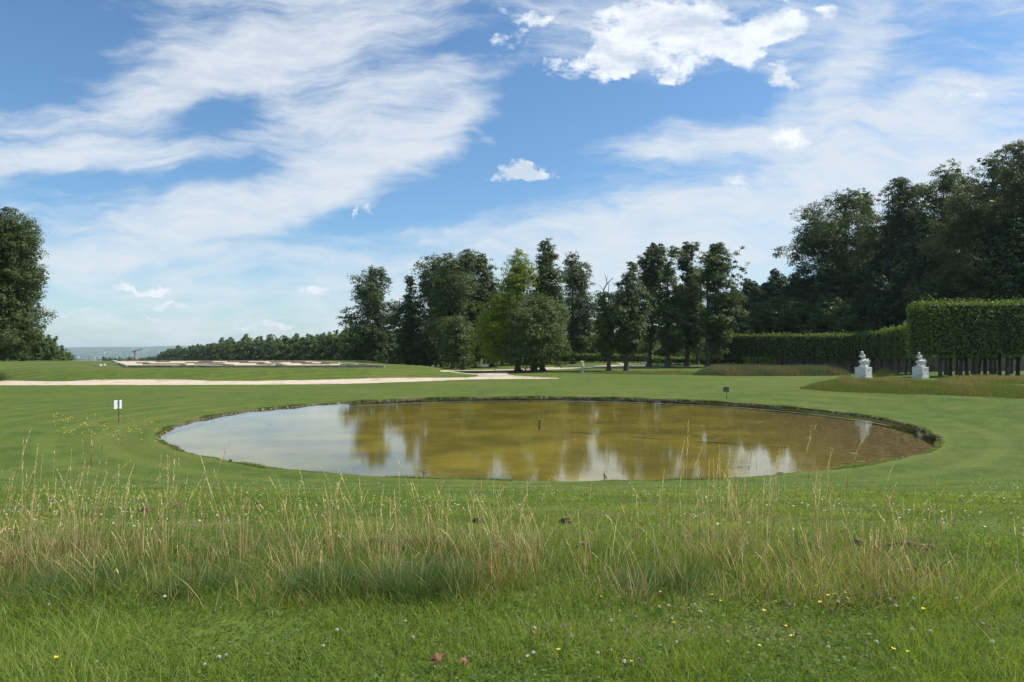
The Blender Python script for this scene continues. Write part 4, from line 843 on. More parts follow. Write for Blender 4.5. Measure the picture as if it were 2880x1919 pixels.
# fountain nozzle and pipe in the pond
p = Vector(((1517-1440)/F*(H*F/(1184-HY)), H*F/(1184-HY), 0)); rt = empty('fountain_nozzle', p, 'rusty black fountain nozzle poking out of the middle of the pond', 'nozzle')
M_rust = mat_simple('rusty_pipe', (.03,.022,.016), (.07,.045,.03), 12, .8)
MB().tube([(0,0,-.5),(.01,0,-.02)], .045, 10).tube([(.01,0,-.03),(.012,0,.015)], .07, 10).build('pipe', M_rust, rt); MB().tube([(.0,0,.012),(-.03,0,.05)], [.035,.02], 8).build('spout', M_rust, rt)
q0 = (p.x+.4, p.y-.1); q1 = (12.5, 31.0)
mb = MB(); mb.tube([(q0[0]+(q1[0]-q0[0])*t, q0[1]+(q1[1]-q0[1])*t+.12*math.sin(t*9), -.56+.09*t-.02*math.sin(t*23)) for t in np.linspace(0, 1, 30)], .03, 8)
tag(mb.build('water_pipe', mat_simple('mossy_pipe', (.10,.088,.025), (.15,.125,.035), 3, .9)), 'dark sunken pipe running along the pond floor from the nozzle', 'pipe')

# ------------------------------------------------------------------ crane and town in the valley
M_cr = mat_simple('crane_orange', (.42,.20,.12), (.50,.26,.17), .3, .7); M_cd = mat_simple('crane_dark', (.05,.05,.055), (.08,.08,.08), .3, .7)
Yc = 1300; zc = -42.; xc = (379.5-1440)/F*Yc; rt = empty('tower_crane', (xc, Yc, zc), 'orange tower crane rising over the far trees in the valley', 'crane')
def zpx(py, Y=Yc): return H+(HY-py)/F*Y-zc
def lattice(mb, a, b, w, n, r=.16):
    a, b = Vector(a), Vector(b); d = (b-a).normalized(); u = Vector((0,1,0)) if abs(d.y) < .8 else Vector((1,0,0)); v = d.cross(u).normalized(); u = v.cross(d)
    cs = [(u*i+v*j)*w/2 for i, j in ((-1,-1),(1,-1),(1,1),(-1,1))]
    for c_ in cs: mb.tube([a+c_, b+c_], r, 4)
    for i in range(n):
        p0_, p1_ = a.lerp(b, i/n), a.lerp(b, (i+1)/n)
        for j in range(4): mb.tube([p0_+cs[j], p1_+cs[(j+1) % 4]], r*.7, 4); mb.tube([p0_+cs[j], p0_+cs[(j+1) % 4]], r*.7, 4)
mb = MB(); lattice(mb, (0,0,0), (0,0,zpx(990)), 2.4, 22, .28); mb.build('mast', M_cr, rt)
mb = MB(); lattice(mb, (-1,0,zpx(987)), (14.5,0,zpx(982.6)), 1.6, 9, .22); mb.build('jib', M_cr, rt)
mb = MB(); lattice(mb, (-.5,0,zpx(987)), (-4.2,0,zpx(987.2)), 1.4, 3, .22); mb.build('counter_jib', M_cr, rt)
MB().box(-4.4,-2.6,-.9,.9,zpx(990.5),zpx(988.3)).build('counterweight', mat_simple('pale_concrete',(.5,.5,.5),(.6,.6,.6),.5,.9), rt); MB().box(-2.2,1.2,-1.2,1.2,zpx(990.2),zpx(987.6)).build('cab', M_cd, rt); MB().tube([(-1,0,zpx(988)),(-3.2,0,zpx(983.5))],.3,5).build('tower_peak', M_white, rt)
M_h = [mat_simple('town_render_pale', (.5,.5,.48), (.7,.69,.66), .02, .9), mat_simple('town_render_grey', (.3,.3,.31), (.45,.44,.44), .02, .9)]; M_roof = mat_simple('town_roof', (.20,.12,.09), (.30,.20,.16), .02, .9)
rt0 = random.Random(12)
def house(i, px, Y, w, d, h, flat):
    x = (px-1440)/F*Y; z = gz(x, Y); r_ = empty('town_building', (x, Y, z), None, None, rz=rt0.uniform(-.5,.5))
    tag(r_, ['pale flat roofed block among the distant valley town', 'pale pitched roof house among the distant valley town'][0 if flat else 1], 'building', ['flat blocks of the distant town', 'pitched roof houses of the distant town'][0 if flat else 1])
    MB().box(-w/2,w/2,-d/2,d/2,-3,h).build('wall', M_h[i % 2], r_)
    if flat: MB().box(-w/2-.4,w/2+.4,-d/2-.4,d/2+.4,h+.01,h+.8).build('roof', M_h[1], r_)
    else: mesh_obj('roof', [(-w/2-.5,-d/2-.5,h),(w/2+.5,-d/2-.5,h),(w/2+.5,d/2+.5,h),(-w/2-.5,d/2+.5,h),(-w/2,0,h+w*.22),(w/2,0,h+w*.22)], [[0,1,5,4],[2,3,4,5],[1,2,5],[3,0,4],[3,2,1,0]], M_roof, r_)
for i in range(150):
    px = rt0.uniform(150, 560); Y = rt0.choice([rt0.uniform(2600, 4200), rt0.uniform(4000, 7000), rt0.uniform(5500, 8600)]); big = rt0.random()
    house(i, px, Y, rt0.uniform(14, 30)+(40 if big > .85 else 0), rt0.uniform(10, 16), rt0.uniform(7, 14)+(8 if big > .9 else 0), big > .55)
# woods in the valley: one far mass
rsv = np.random.RandomState(77); n_ = 2600
Yv = rsv.uniform(1900, 8800, n_); Xv = (rsv.uniform(120, 600, n_)-1440)/F*Yv; ok = np.sin(Xv*.006+1)*np.sin(Yv*.0042)+rsv.normal(0, .35, n_) > -.1
Xv, Yv = Xv[ok], Yv[ok]; zv = terrain(Xv, Yv); rc = rsv.uniform(9, 26, len(Xv)); v, f, a = clump_leaves(np.stack([Xv, Yv, zv+rc*.2], 1), rc, 30000, 9.0, rsv, squash=.45)
tag(mesh_obj('distant_woods', v, f, LF['dark'], None, a), kind='stuff')

# ------------------------------------------------------------------ pond edge stones, algae, plants
rse = np.random.RandomState(21)
V_, F_ = [], []
for i in range(900):
    a = rse.uniform(0, 2*np.pi); sn = math.sin(a)
    if sn < -.2 and rse.rand() < .9: continue
    k_ = rse.uniform(.990, .9985); sx, sy, sz = rse.uniform(.04, .15), rse.uniform(.04, .08), rse.uniform(.02, .06)
    if rse.rand() < .06: sx *= 2.2; sz *= 1.3
    cx, cy = PCX+PRX*k_*math.cos(a)*rim_wobble(a), PCY+PRY*k_*math.sin(a)*rim_wobble(a); cz = gz(cx, cy)*rse.uniform(-.05, .55)
    if rse.rand() > .30+.6*(math.sin(a*13)+math.sin(a*5.3) > .2): continue
    ta = math.atan2(math.cos(a)*PRY, -math.sin(a)*PRX)+rse.normal(0, .3); b = len(V_); ca, sa = math.cos(ta), math.sin(ta)
    for zz_, kk in ((-sz, .8), (sz, .7)):
        for q in range(6):
            t_ = q*math.pi/3; rx_ = sx*kk*rse.uniform(.75, 1.2)*math.cos(t_); ry_ = sy*kk*rse.uniform(.75, 1.2)*math.sin(t_); V_.append((cx+rx_*ca-ry_*sa, cy+rx_*sa+ry_*ca, cz+zz_*rse.uniform(.7, 1.2)))
    F_ += [[b+5-q for q in range(6)], [b+6+q for q in range(6)]]+[[b+q, b+(q+1) % 6, b+6+(q+1) % 6, b+6+q] for q in range(6)]
tag(mesh_obj('rim_stones', V_, F_, mat_simple('rim_stone', (.11,.09,.06), (.27,.23,.17), 2.5, .9)), kind='stuff')
# floating algae and leaf flecks
def mat_vcol(name, ca, cb, rough=.8, trans=0.0, cc=None):
    return mat_leaf(name, ca, cb, trans, cc=cc)
N_ = 9000; xx = rse.uniform(-1, 1, N_); yv = rse.uniform(-1, 1, N_); ok = (xx**2+yv**2 < .96); xx, yv = xx[ok], yv[ok]
dens = .10+.9*np.clip((xx-.05)*1.3+.15*np.sin(xx*14+yv*9), 0, 1)*np.clip(.7-.4*yv, .2, 1.1); keep = rse.rand(len(xx)) < dens
Pf = np.stack([PCX+PRX*xx[keep], PCY+PRY*yv[keep], np.full(keep.sum(), .004)], 1); n_ = len(Pf)
ln = rse.uniform(.02, .075, n_)*np.where(rse.rand(n_) < .04, 3.0, 1.0); th = rse.normal(0, .5, n_)
u = np.stack([np.cos(th), np.sin(th), 0*th], 1)*ln[:, None]; w = np.stack([-np.sin(th), np.cos(th), 0*th], 1)*(ln*rse.uniform(.3, .7, n_))[:, None]
q8 = [Pf+u*math.cos(t_)*rse.uniform(.75, 1.15, n_)[:, None]+w*math.sin(t_)*rse.uniform(.75, 1.15, n_)[:, None] for t_ in np.linspace(0, 2*np.pi, 7)[:-1]]
tag(mesh_obj('floating_algae', np.stack(q8, 1).reshape(-1, 3), np.arange(n_*6).reshape(-1, 6), mat_vcol('algae', (.09,.075,.02), (.22,.17,.055)), None, rse.rand(n_)), kind='stuff')

# ------------------------------------------------------------------ grasses
def blades(px, py, pz, h, w, lean, rs, bend=.5, seg=2, dirang=None):
    """flat tapering blades; returns verts, quad faces"""
    n = len(px); w = np.broadcast_to(w, (n,)); a = rs.uniform(0, 2*np.pi, n) if dirang is None else dirang; fa = rs.uniform(0, np.pi, n)
    d = np.stack([np.cos(a), np.sin(a)], 1); wv = np.stack([np.cos(fa), np.sin(fa)], 1)
    rows = []
    for i in range(seg+1):
        t = i/seg; off = d*(h*lean*(t*(1-bend)+t*t*bend))[:, None]; z = pz+h*(t-.25*lean**2*t*t); ww = wv*(w*.5*(1-t**1.6*.9))[:, None]
        c = np.stack([px, py], 1)+off
        rows.append(np.concatenate([c-ww, z[:, None]], 1)); rows.append(np.concatenate([c+ww, z[:, None]], 1))
    v = np.stack(rows, 1).reshape(-1, 3); k = 2*(seg+1); b = np.arange(n)[:, None]*k
    f = np.concatenate([b+np.array([[2*i, 2*i+1, 2*i+3, 2*i+2]]) for i in range(seg)], 1).reshape(-1, 4)
    return v, f
def blade_obj(name, px, py, h, w, lean, mat, rs, bend=.5, seg=2, grad=None, parent=None, attr=None, zoff=-.005, kind=None, dirang=None, pz=None):
    pz = terrain(px, py)+zoff if pz is None else pz
    v, f = blades(px, py, pz, h, w, lean, rs, bend, seg, dirang); a = rs.rand(len(px)) if attr is None else attr
    aa = np.repeat(a, seg) if grad is None else (np.clip(a[:, None]*.45+np.linspace(grad, .5, seg)[None, :], 0, .9)*(a[:, None] < .95)+.99*(a[:, None] >= .95)).ravel()
    o = mesh_obj(name, v, f, mat, parent, aa)
    return tag(o, kind=kind) if kind else o
M_gr = mat_leaf('grass_blade', (.10,.165,.024), (.245,.315,.065), .42, cc=(.46,.42,.22))
M_gr2 = mat_leaf('rough_grass_blade', (.075,.130,.024), (.18,.225,.055), .40, cc=(.42,.34,.18))
M_straw = mat_leaf('straw', (.30,.265,.09), (.86,.69,.36), .25, cc=(.34,.19,.10))
M_fesc = mat_leaf('fescue_blade', (.060,.115,.032), (.12,.18,.06), .38)
M_reed = mat_leaf('reed_blade', (.060,.095,.040), (.12,.15,.065), .30, cc=(.22,.18,.09))
M_bluff = mat_leaf('meadow_blade', (.085,.13,.026), (.20,.22,.065), .38, cc=(.28,.22,.10))
rg = np.random.RandomState(42)
def noise2(x, y, s, seed=0):
    r = np.random.RandomState(seed); o = 0*x
    for k in range(7):
        a, b, p = r.normal(0, 1, 2), r.uniform(0, 6), r.uniform(.6, 1.8); o = o+np.sin((x*a[0]+y*a[1])*s*p+b)
    return o/2.6
# near lawn
n = 420000; Y = 2.3*np.exp(rg.uniform(0, 1, n)**.82*math.log(34/2.3)); X = rg.uniform(-1, 1, n)*(Y*.86+1.2)
ok = (ell(X, Y) > 1.003) & (rg.rand(len(X)) > .97*ss(5, 24, Y)+.03); X, Y = X[ok], Y[ok]; n = len(X)
k1 = noise2(X, Y, 1.6, 3); hgt = (.030+.010*Y**.35)*np.exp(rg.normal(0, .35, n))*(1+.45*np.clip(k1, -1, 1.2)+.4*np.clip(noise2(X, Y, 4.5, 19), -1, 1))*(1.25-.70*ss(4.4, 6.5, Y))
wid = .0036*np.maximum(1, Y/3.6)*rg.uniform(.7, 1.5, n)
blade_obj('lawn_grass', X, Y, hgt*(1-.3*ss(8, 20, Y)), wid, rg.uniform(.2, 1.1, n), M_gr, rg, kind='stuff', attr=np.clip(rg.rand(n)*.6+.26*k1+.2*noise2(X, Y, 4.5, 19)+.14*noise2(X, Y, .5, 8)+.17, 0, 1)*np.where(rg.rand(n) < .09, 1.1, .9))
# clover and small broad leaves
n = 16000; Y = rg.uniform(2.5, 6.0, n); X = rg.uniform(-1, 1, n)*(Y*.85+1); ok = noise2(X, Y, 2.2, 12) > .15; X, Y = X[ok], Y[ok]; n = len(X)
v, f = leaf_quads(np.stack([X, Y, terrain(X, Y)+rg.uniform(.015, .055, n)], 1), rg.normal(0, .35, (n, 3))+np.array([0, 0, 1]), .016, rg, .85)
tag(mesh_obj('clover_leaves', v, f, mat_leaf('clover_leaf', (.07,.125,.035), (.13,.20,.065), .3), None, rg.rand(n)), kind='stuff')
# grass hanging over the pond rim
n = 60000; a = rg.uniform(0, 2*np.pi, n); k_ = rg.normal(1.0005, .0022, n); wob_ = rim_wobble(a); X = PCX+PRX*k_*np.cos(a)*wob_; Y = PCY+PRY*k_*np.sin(a)*wob_
clus = np.clip(.45+.5*np.sin(a*17)+.35*np.sin(a*41+1), .05, 1.4); fs_ = np.hypot(X, Y)
blade_obj('rim_grass', X, Y, rg.uniform(.05, .13, n)*clus*np.where(rg.rand(n) < .02, 1.8, 1), .006*fs_/14, rg.uniform(.5, 1.7, n), M_gr2, rg, kind='stuff', pz=terrain(X, Y)-.02*(k_ < 1), attr=rg.rand(n)*.92, dirang=np.where(rg.rand(n) < .6, a+np.pi, a)+rg.normal(0, .6, n))
# tall meadow band in front of the camera
WL1 = [.9,1,1,.75,.5,.45,.65,.85,1,1,.8,.5,.25,.08,.02]
def dens(px, wl): return np.interp(px, [-200,0,300,700,900,1150,1300,1600,1900,2150,2350,2500,2650,2760,3000], wl)
def band(n, rs, nclump, rcl, ymax=6.2, wl=WL1, yb=1.6):
    """n stalks gathered in nclump clumps; fewer clumps farther out"""
    cy = 4.0+(ymax-4.0)*rs.beta(1.1, yb+.6, nclump*4); cx = rs.uniform(-1, 1, nclump*4)*(cy*.80+.9); ok = rs.rand(nclump*4) < dens(1440+F*cx/cy, wl)*(.25+.75*np.clip(.5+noise2(cx, cy, 1.5, 4), 0, 1))
    cx, cy = cx[ok][:nclump], cy[ok][:nclump]; m = len(cx); wgt = rs.exponential(1, m)+.15; k = rs.choice(m, n, p=wgt/wgt.sum()); R = rcl*rs.uniform(.4, 1.6, m)
    o = rs.normal(0, 1, (n, 2))*R[k][:, None]; X, Y = cx[k]+o[:, 0], cy[k]+o[:, 1]; Y = np.maximum(Y, 3.75)
    tall = np.clip(rs.normal(.8, .22, m), .35, 1.35)[k]; out = np.arctan2(o[:, 1], o[:, 0])+rs.normal(0, .6, n); spl = np.hypot(o[:, 0], o[:, 1])/R[k]
    return X, Y, tall, out, spl, rs.rand(m)[k]
X, Y, tl, out_, spl, hu = band(11500, rg, 520, .09); n = len(X); edge = ss(3.75, 4.4, Y)
blade_obj('meadow_grass', X, Y, rg.uniform(.05, .24, n)*(.4+.6*edge)*tl, .0042*rg.uniform(.6, 1.3, n), np.clip(.2+.35*spl+rg.normal(0, .2, n), .05, 1.3), M_gr2, rg, kind='stuff', seg=3, attr=np.where(rg.rand(n) < .12+.25*(hu > .75), .99, .3*hu+rg.rand(n)*.6), dirang=out_)
n0 = 9000; Yb = rg.uniform(3.9, 6.6, n0); Xb = rg.uniform(-1, 1, n0)*(Yb*.8+.9); okb = rg.rand(n0) < (.25+.75*dens(1440+F*Xb/Yb, WL1))*(1-.85*ss(4.6, 6.6, Yb)); Xb, Yb = Xb[okb], Yb[okb]; n = len(Xb)
blade_obj('meadow_grass', Xb, Yb, rg.uniform(.05, .20, n), .0045*rg.uniform(.6, 1.3, n), rg.uniform(.2, 1.1, n), M_gr2, rg, kind='stuff', seg=3, attr=np.where(rg.rand(n) < .1, .99, rg.rand(n)*.9))
X, Y, tl, out_, spl, hu = band(2700, rg, 170, .085, 5.8, [.8,.9,.8,.5,.3,.35,.6,1,1.3,1.2,.9,.5,.3,.1,.02]); n = len(X)
blade_obj('straw_grass', X, Y, rg.uniform(.10, .34, n)*tl, .0036*rg.uniform(.7, 1.3, n), np.clip(.1+.3*spl+rg.normal(0, .15, n), .03, 1.2), M_straw, rg, kind='stuff', seg=3, grad=-.15, attr=np.where((rg.rand(n) < .12) | (hu > .88), .99, rg.rand(n)*.9), dirang=out_)
def stems(X, Y, h, lean, da, rs, name):
    """stems with slim seed heads"""
    V_, F_, A_ = [], [], []; Z = terrain(X, Y)
    for i in range(len(X)):
        hh, l, a_ = h[i], lean[i], da[i]; ca, sa = math.cos(a_), math.sin(a_); col = .99 if rs.rand() < .17 else rs.rand()*.9
        hl = hh*rs.uniform(.13, .24)+.02; r0 = rs.uniform(.0012, .0020); T = [0, .3, .6, .8, 1.0]
        pts = [(X[i]+ca*hh*l*t**2.2, Y[i]+sa*hh*l*t**2.2, Z[i]+hh*(t-.22*l*l*t**3)) for t in T]
        d = (Vector(pts[-1])-Vector(pts[-2])).normalized(); d.z -= .15*l; d.normalize()
        b = len(V_)
        for j, p_ in enumerate(pts):
            r_ = r0*(1-.45*T[j]); 
            for q in range(3): V_.append((p_[0]+r_*math.cos(q*2.094), p_[1]+r_*math.sin(q*2.094), p_[2]))
        for j in range(len(T)-1):
            for q in range(3): F_.append((b+j*3+q, b+j*3+(q+1) % 3, b+j*3+3+(q+1) % 3, b+j*3+3+q)); A_.append(col if col > .95 else min(.9, .05+col*.3+.55*T[j]))
        # seed head: spikelets as small slim diamonds alternating round the tip
        ns = int(9+rs.randint(7)); P0 = Vector(pts[-1])-d*hl*.3
        for s_ in range(ns):
            t = s_/ns; c_ = P0+d*hl*t*1.3; c_.z -= l*.3*hl*t*t
            an = rs.uniform(0, 6.28); o_ = Vector((math.cos(an), math.sin(an), .9)).normalized(); sl = hl*.17*(1.1-.6*t)+.004; sw_ = .0024+.0018*(1-t)
            sd = o_.cross(Vector((0, 0, 1))).normalized()*sw_; dd = (d*1.3+o_*.5).normalized()*sl
            b = len(V_); V_ += [tuple(c_), tuple(c_+dd*.5-sd), tuple(c_+dd), tuple(c_+dd*.5+sd)]; F_.append((b, b+1, b+2, b+3)); A_.append(.45+.45*col if col < .95 else col)
    return tag(mesh_obj(name, V_, np.array(F_), M_straw, None, A_), kind='stuff')
X, Y, tl, out_, spl, hu = band(850, rg, 220, .07, 5.9, [1,1,.9,.6,.45,.5,.7,1,1.2,1.1,.75,.6,.4,.12,.03], 1.0); n = len(X)
stems(X, Y, np.clip(rg.normal(.37, .11, n)*(.5+.5*tl), .14, .72), np.clip(.08*spl+np.abs(rg.normal(.06, .16, n)), 0, .8), out_, rg, 'seed_stems')
nx_ = 84; Y = rg.uniform(4.1, 5.2, nx_); pxs = np.concatenate([rg.uniform(20, 620, 34), rg.uniform(1850, 2350, 34), rg.uniform(700, 2700, 16)]); X = (pxs-1440)/F*Y
stems(X, Y, np.clip(rg.normal(.60, .11, nx_), .40, .86), np.abs(rg.normal(.06, .10, nx_)), rg.normal(.3, .9, nx_), rg, 'seed_stems')
# the tallest single stems, where the picture shows them
tall = [(270,1225,4.5),(285,1222,4.5),(255,1270,4.5),(300,1330,4.6),(308,1340,4.4),(135,1275,4.6),(55,1325,4.4),(25,1232,4.3),(320,1330,4.7),(195,1330,4.6),(430,1365,4.7),(575,1400,4.8),(812,1425,4.7),(1080,1420,4.8),(1020,1420,4.8),(1300,1488,4.9),(1225,1420,5.0),(1545,1455,5.0),(1668,1470,4.8),
        (1900,1270,4.5),(1915,1296,4.6),(1920,1305,4.6),(1945,1230,4.5),(1985,1315,4.7),(2014,1320,4.7),(2040,1340,4.8),(2105,1345,4.6),(2175,1375,4.8),(2200,1378,4.8),(2290,1395,4.6),(2294,1400,4.7),(2310,1412,4.8),(2360,1410,4.8),(2030,1390,4.8),(2070,1370,4.8),(2130,1380,4.8),(2228,1440,4.8),(2430,1440,5.0),(2580,1480,5.0),(2650,1480,5.0),(2440,1480,4.8),(1980,1380,4.6),(1893,1345,4.6),(2150,1390,4.7),(260,1400,4.6),(230,1410,4.6),(90,1390,4.5),(350,1400,4.7),(705,1430,4.8),(480,1440,4.7),(365,1420,4.7)]
X = np.array([(p[0]+rg.uniform(-25, 15)-1440)/F*p[2] for p in tall]); Y = np.array([p[2] for p in tall]); hh = np.array([H+(HY-p[1])/F*p[2]-gz(x, p[2]) for p, x in zip(tall, X)])
stems(X, Y, hh*.92, np.abs(rg.normal(.05, .05, len(X))), rg.normal(.3, .8, len(X)), rg, 'seed_stems')
# fescue tufts
def tuft(px, Y, R, h, n, label, seed):
    rs = np.random.RandomState(seed); p = on(px, Y); o0 = rs.normal(0, R*.38, (n, 2))*np.array([1.25, .8]); rad = np.hypot(o0[:, 0], o0[:, 1])
    X_, Y_ = p.x+o0[:, 0], p.y+o0[:, 1]; rt = empty('grass_tuft', p, label, 'grass tuft', 'dark fescue tufts in the meadow band')
    z = terrain(X_, Y_)-p.z-.01
    blade_obj('blades', o0[:, 0], o0[:, 1], h*rs.uniform(.55, 1.1, n)*np.exp(-(rad/R)**2*.35), .0030*rs.uniform(.6, 1.3, n), rs.uniform(.2, 1.2, n), M_fesc, rs, seg=3, parent=rt, pz=z, attr=rs.rand(n), dirang=np.arctan2(o0[:, 1], o0[:, 0])+rs.normal(0, .7, n))
tuft(1180, 4.25, .34, .26, 1900, 'big dark green fescue tuft, widest, left of the straw patch', 1)
tuft(925, 4.3, .26, .23, 1000, 'medium dark fescue tuft left of the biggest one', 2)
tuft(230, 4.25, .42, .22, 1300, 'low wide dark green tuft at the left of the meadow', 3)
tuft(560, 4.3, .3, .18, 650, 'small faint green tuft between the left and middle ones', 4)
tuft(1850, 4.3, .28, .18, 700, 'small grey green tuft under the tall straw at the right', 5)
# island of meadow around the statues
def region_blades(name, poly_px, n, h, w, mat, seed, brown, lean=.6, seg=2, label=None, hv=.5):
    rs = np.random.RandomState(seed); P = [at(a, b) for a, b in poly_px]; pol = [(q.x, q.y) for q in P]
    xs, ys = [q[0] for q in pol], [q[1] for q in pol]; X = rs.uniform(min(xs), max(xs), n); Y = rs.uniform(min(ys), max(ys), n); sd = sdist(pol, X, Y); ok = sd > rs.uniform(-.15, .25, n)
    for s_ in (s1, s2): ok &= np.hypot(X-s_.x, Y-s_.y) > .85
    X, Y, sd = X[ok], Y[ok], sd[ok]; n = len(X); k = noise2(X, Y, .7, seed)
    att = np.where(rs.rand(n) < np.clip(brown+.42*k, 0.02, .8), .99, rs.rand(n)*.9)
    return blade_obj(name, X, Y, h*rs.uniform(1-hv, 1+hv*.6, n)*(.45+.55*ss(0, 1.2, sd))*(1+.25*k), w, rs.uniform(.1, lean, n), mat, rs, seg=seg, kind='stuff', attr=att)
region_blades('meadow_island', [(2248,1094),(2330,1101),(2450,1106),(2600,1110),(2750,1115),(2960,1124),(2960,1095),(2800,1086),(2700,1080),(2560,1074),(2480,1072),(2400,1072),(2330,1075),(2290,1082)], 170000, .36, .020, M_bluff, 201, .08)
region_blades('meadow_island', [(2330,1075),(2400,1073),(2400,1057),(2360,1052)], 16000, .42, .024, M_bluff, 202, .5)
region_blades('reed_bed', [(1945,1056),(2050,1058),(2200,1058),(2300,1058),(2390,1056),(2390,1046),(2250,1042),(2100,1040),(1990,1042)], 90000, .85, .04, M_reed, 203, .12, lean=.4, seg=2)
region_blades('reed_bed', [(2455,1062),(2520,1059),(2520,1048),(2450,1048)], 14000, .7, .035, M_bluff, 204, .25, lean=.4)
region_blades('rough_grass', [(2640,1076),(2760,1080),(2960,1084),(2960,1066),(2760,1062),(2640,1066)], 50000, .34, .025, M_bluff, 205, .2, lean=.5)
region_blades('rough_grass', [(1650,1052),(1940,1056),(1990,1050),(1900,1047),(1700,1049)], 22000, .30, .04, M_bluff, 206, .2, lean=.5)
# small weeds at the near rim
for i, (px, py) in enumerate(((1700, 1352), (1192, 1338))):
    p = at(px, py); rs_ = np.random.RandomState(i+5); rt = empty('weed', p, ['small leafy weed sprouting at the near water edge right of centre', 'small leafy weed at the near water edge left of centre'][i], 'plant', 'weeds on the near rim')
    mb = MB(); [mb.tube([(0,0,-.03),(rs_.normal(0,.02),0,.12),(rs_.normal(0,.05),0,.26-.05*q)], [.004,.003,.001], 4) for q in range(3)]; mb.build('stem', M_fesc, rt)
    n_ = 46; c_ = np.stack([rs_.normal(0,.045,n_), rs_.normal(0,.03,n_), rs_.uniform(.02,.27,n_)], 1); v, f = leaf_quads(c_, rs_.normal(0,1,(n_,3)), .05, rs_, .5); mesh_obj('leaves', v, f, M_fesc, rt, rs_.rand(n_))
# turf scrapes / mole heaps
M_earth = mat_simple('dry_earth', (.09,.065,.038), (.19,.145,.085), 9, .95, .02, 6)
heaps = [((2552,1542),.50,'largest brown mole heap, a ragged streak at the right of the lawn'),((2412,1536),.13,'tiny brown mole heap beside the largest one'),((955,1526),.12,'small brown heap at the left end of the middle row'),((1060,1530),.22,'brown scrape second in the middle row'),((1155,1533),.26,'brown scrape in the middle row left of the longest'),((1230,1541),.30,'longest brown scrape in the middle row'),((1408,1544),.20,'brown scrape right of the longest in the middle row'),((1345,1471),.14,'brown scrape above the middle row'),((1590,1471),.12,'brown scrape above the straw stems'),((500,1430),.14,'faint brown scrape on the left lawn'),((410,1440),.16,'reddish scrape left on the left lawn'),((1145,1603),.22,'pale dry scrape nearest the meadow'),((1640,1545),.14,'brown scrape at the right end of the middle row'),((730,1424),.10,'dark speck of soil on the lawn left of the pond front')]
for i, ((px, py), R, lab) in enumerate(heaps):
    p = at(px, py); R *= .5; rs_ = np.random.RandomState(300+i); V_, F_ = [], []; nn_ = int(60+500*R)
    for q in range(nn_):
        a_ = rs_.uniform(0, 6.283); q_ = abs(rs_.normal(0, .5)); x = p.x+R*1.35*q_*math.cos(a_); y = p.y+R*.55*q_*math.sin(a_)+.1*R*math.sin(x*9); sz = rs_.uniform(.006, .022)*(1.3-min(1, q_)); z0_ = gz(x, y)+max(0, .035*(1-q_))
        b = len(V_)
        for zz_, kk in ((-sz*.8, .9), (sz*.7, .75)):
            for e_ in range(5): t_ = e_*1.2566+q; r2 = sz*kk*rs_.uniform(.7, 1.4); V_.append((x-p.x+r2*math.cos(t_)*1.3, y-p.y+r2*math.sin(t_), z0_+zz_*rs_.uniform(.5, 1.3)-p.z))
        if q: F_.append([b, b+1, b-10])
        F_ += [[b+4, b+3, b+2, b+1, b], [b+5, b+6, b+7, b+8, b+9]]+[[b+e_, b+(e_+1) % 5, b+5+(e_+1) % 5, b+5+e_] for e_ in range(5)]
    o = mesh_obj('earth_heap', V_, F_, M_earth); o.location = p; tag(o, lab, 'earth heap', 'brown earth heaps on the lawn')
# flowers
def flower_proto(kind):
    rs_ = np.random.RandomState(len(kind)); rt = bpy.data.objects.new({'w': 'clover_flower', 'p': 'clover_flower', 'y': 'buttercup'}[kind[0]], None); C.objects.link(rt)
    hgt = .075 if kind[0] != 'y' else .10
    mb = MB(); mb.tube([(0,0,-.02),(.004,0,hgt*.6),(.0,0,hgt)], .0014, 4); mb.build('stem', M_fesc, rt)
    n_ = 46 if kind[0] != 'y' else 5
    if kind[0] == 'y':
        V_, F_ = [], []
        for q in range(5):
            a = q*1.2566; c, s = math.cos(a), math.sin(a); b = len(V_); V_ += [(0,0,hgt), (c*.008-s*.005, s*.008+c*.005, hgt+.004), (c*.014, s*.014, hgt+.007), (c*.008+s*.005, s*.008-c*.005, hgt+.004)]; F_.append([b,b+1,b+2,b+3])
        mesh_obj('petals', V_, F_, M_fl['y'], rt); rock('flower_centre', M_fl['y'], rt, (0,0,hgt+.003), (.004,.004,.003), 1, 1)
    else:
        d = rs_.normal(size=(n_, 3)); d[:, 2] = np.abs(d[:, 2])+.0; d /= np.linalg.norm(d, axis=1, keepdims=True); v, f = leaf_quads(np.array([0,0,hgt])+d*.0085, d*.3+rs_.normal(0,1,(n_,3)), .012, rs_, .45)
        mesh_obj('flower_head', v, f, M_fl[kind[0]], rt, rs_.rand(n_)); rock('flower_core', M_fl[kind[0]], rt, (0,0,hgt), (.007,.007,.006), 1, 1)
    return rt
M_fl = {'w': mat_leaf('clover_white', (.55,.54,.48), (.70,.68,.62), .2), 'p': mat_leaf('clover_pink', (.36,.17,.30), (.50,.28,.42), .2), 'y': mat_simple('buttercup_yellow', (.70,.52,.02), (.80,.62,.03), 9, .5)}
rf = np.random.RandomState(17); fl = {}
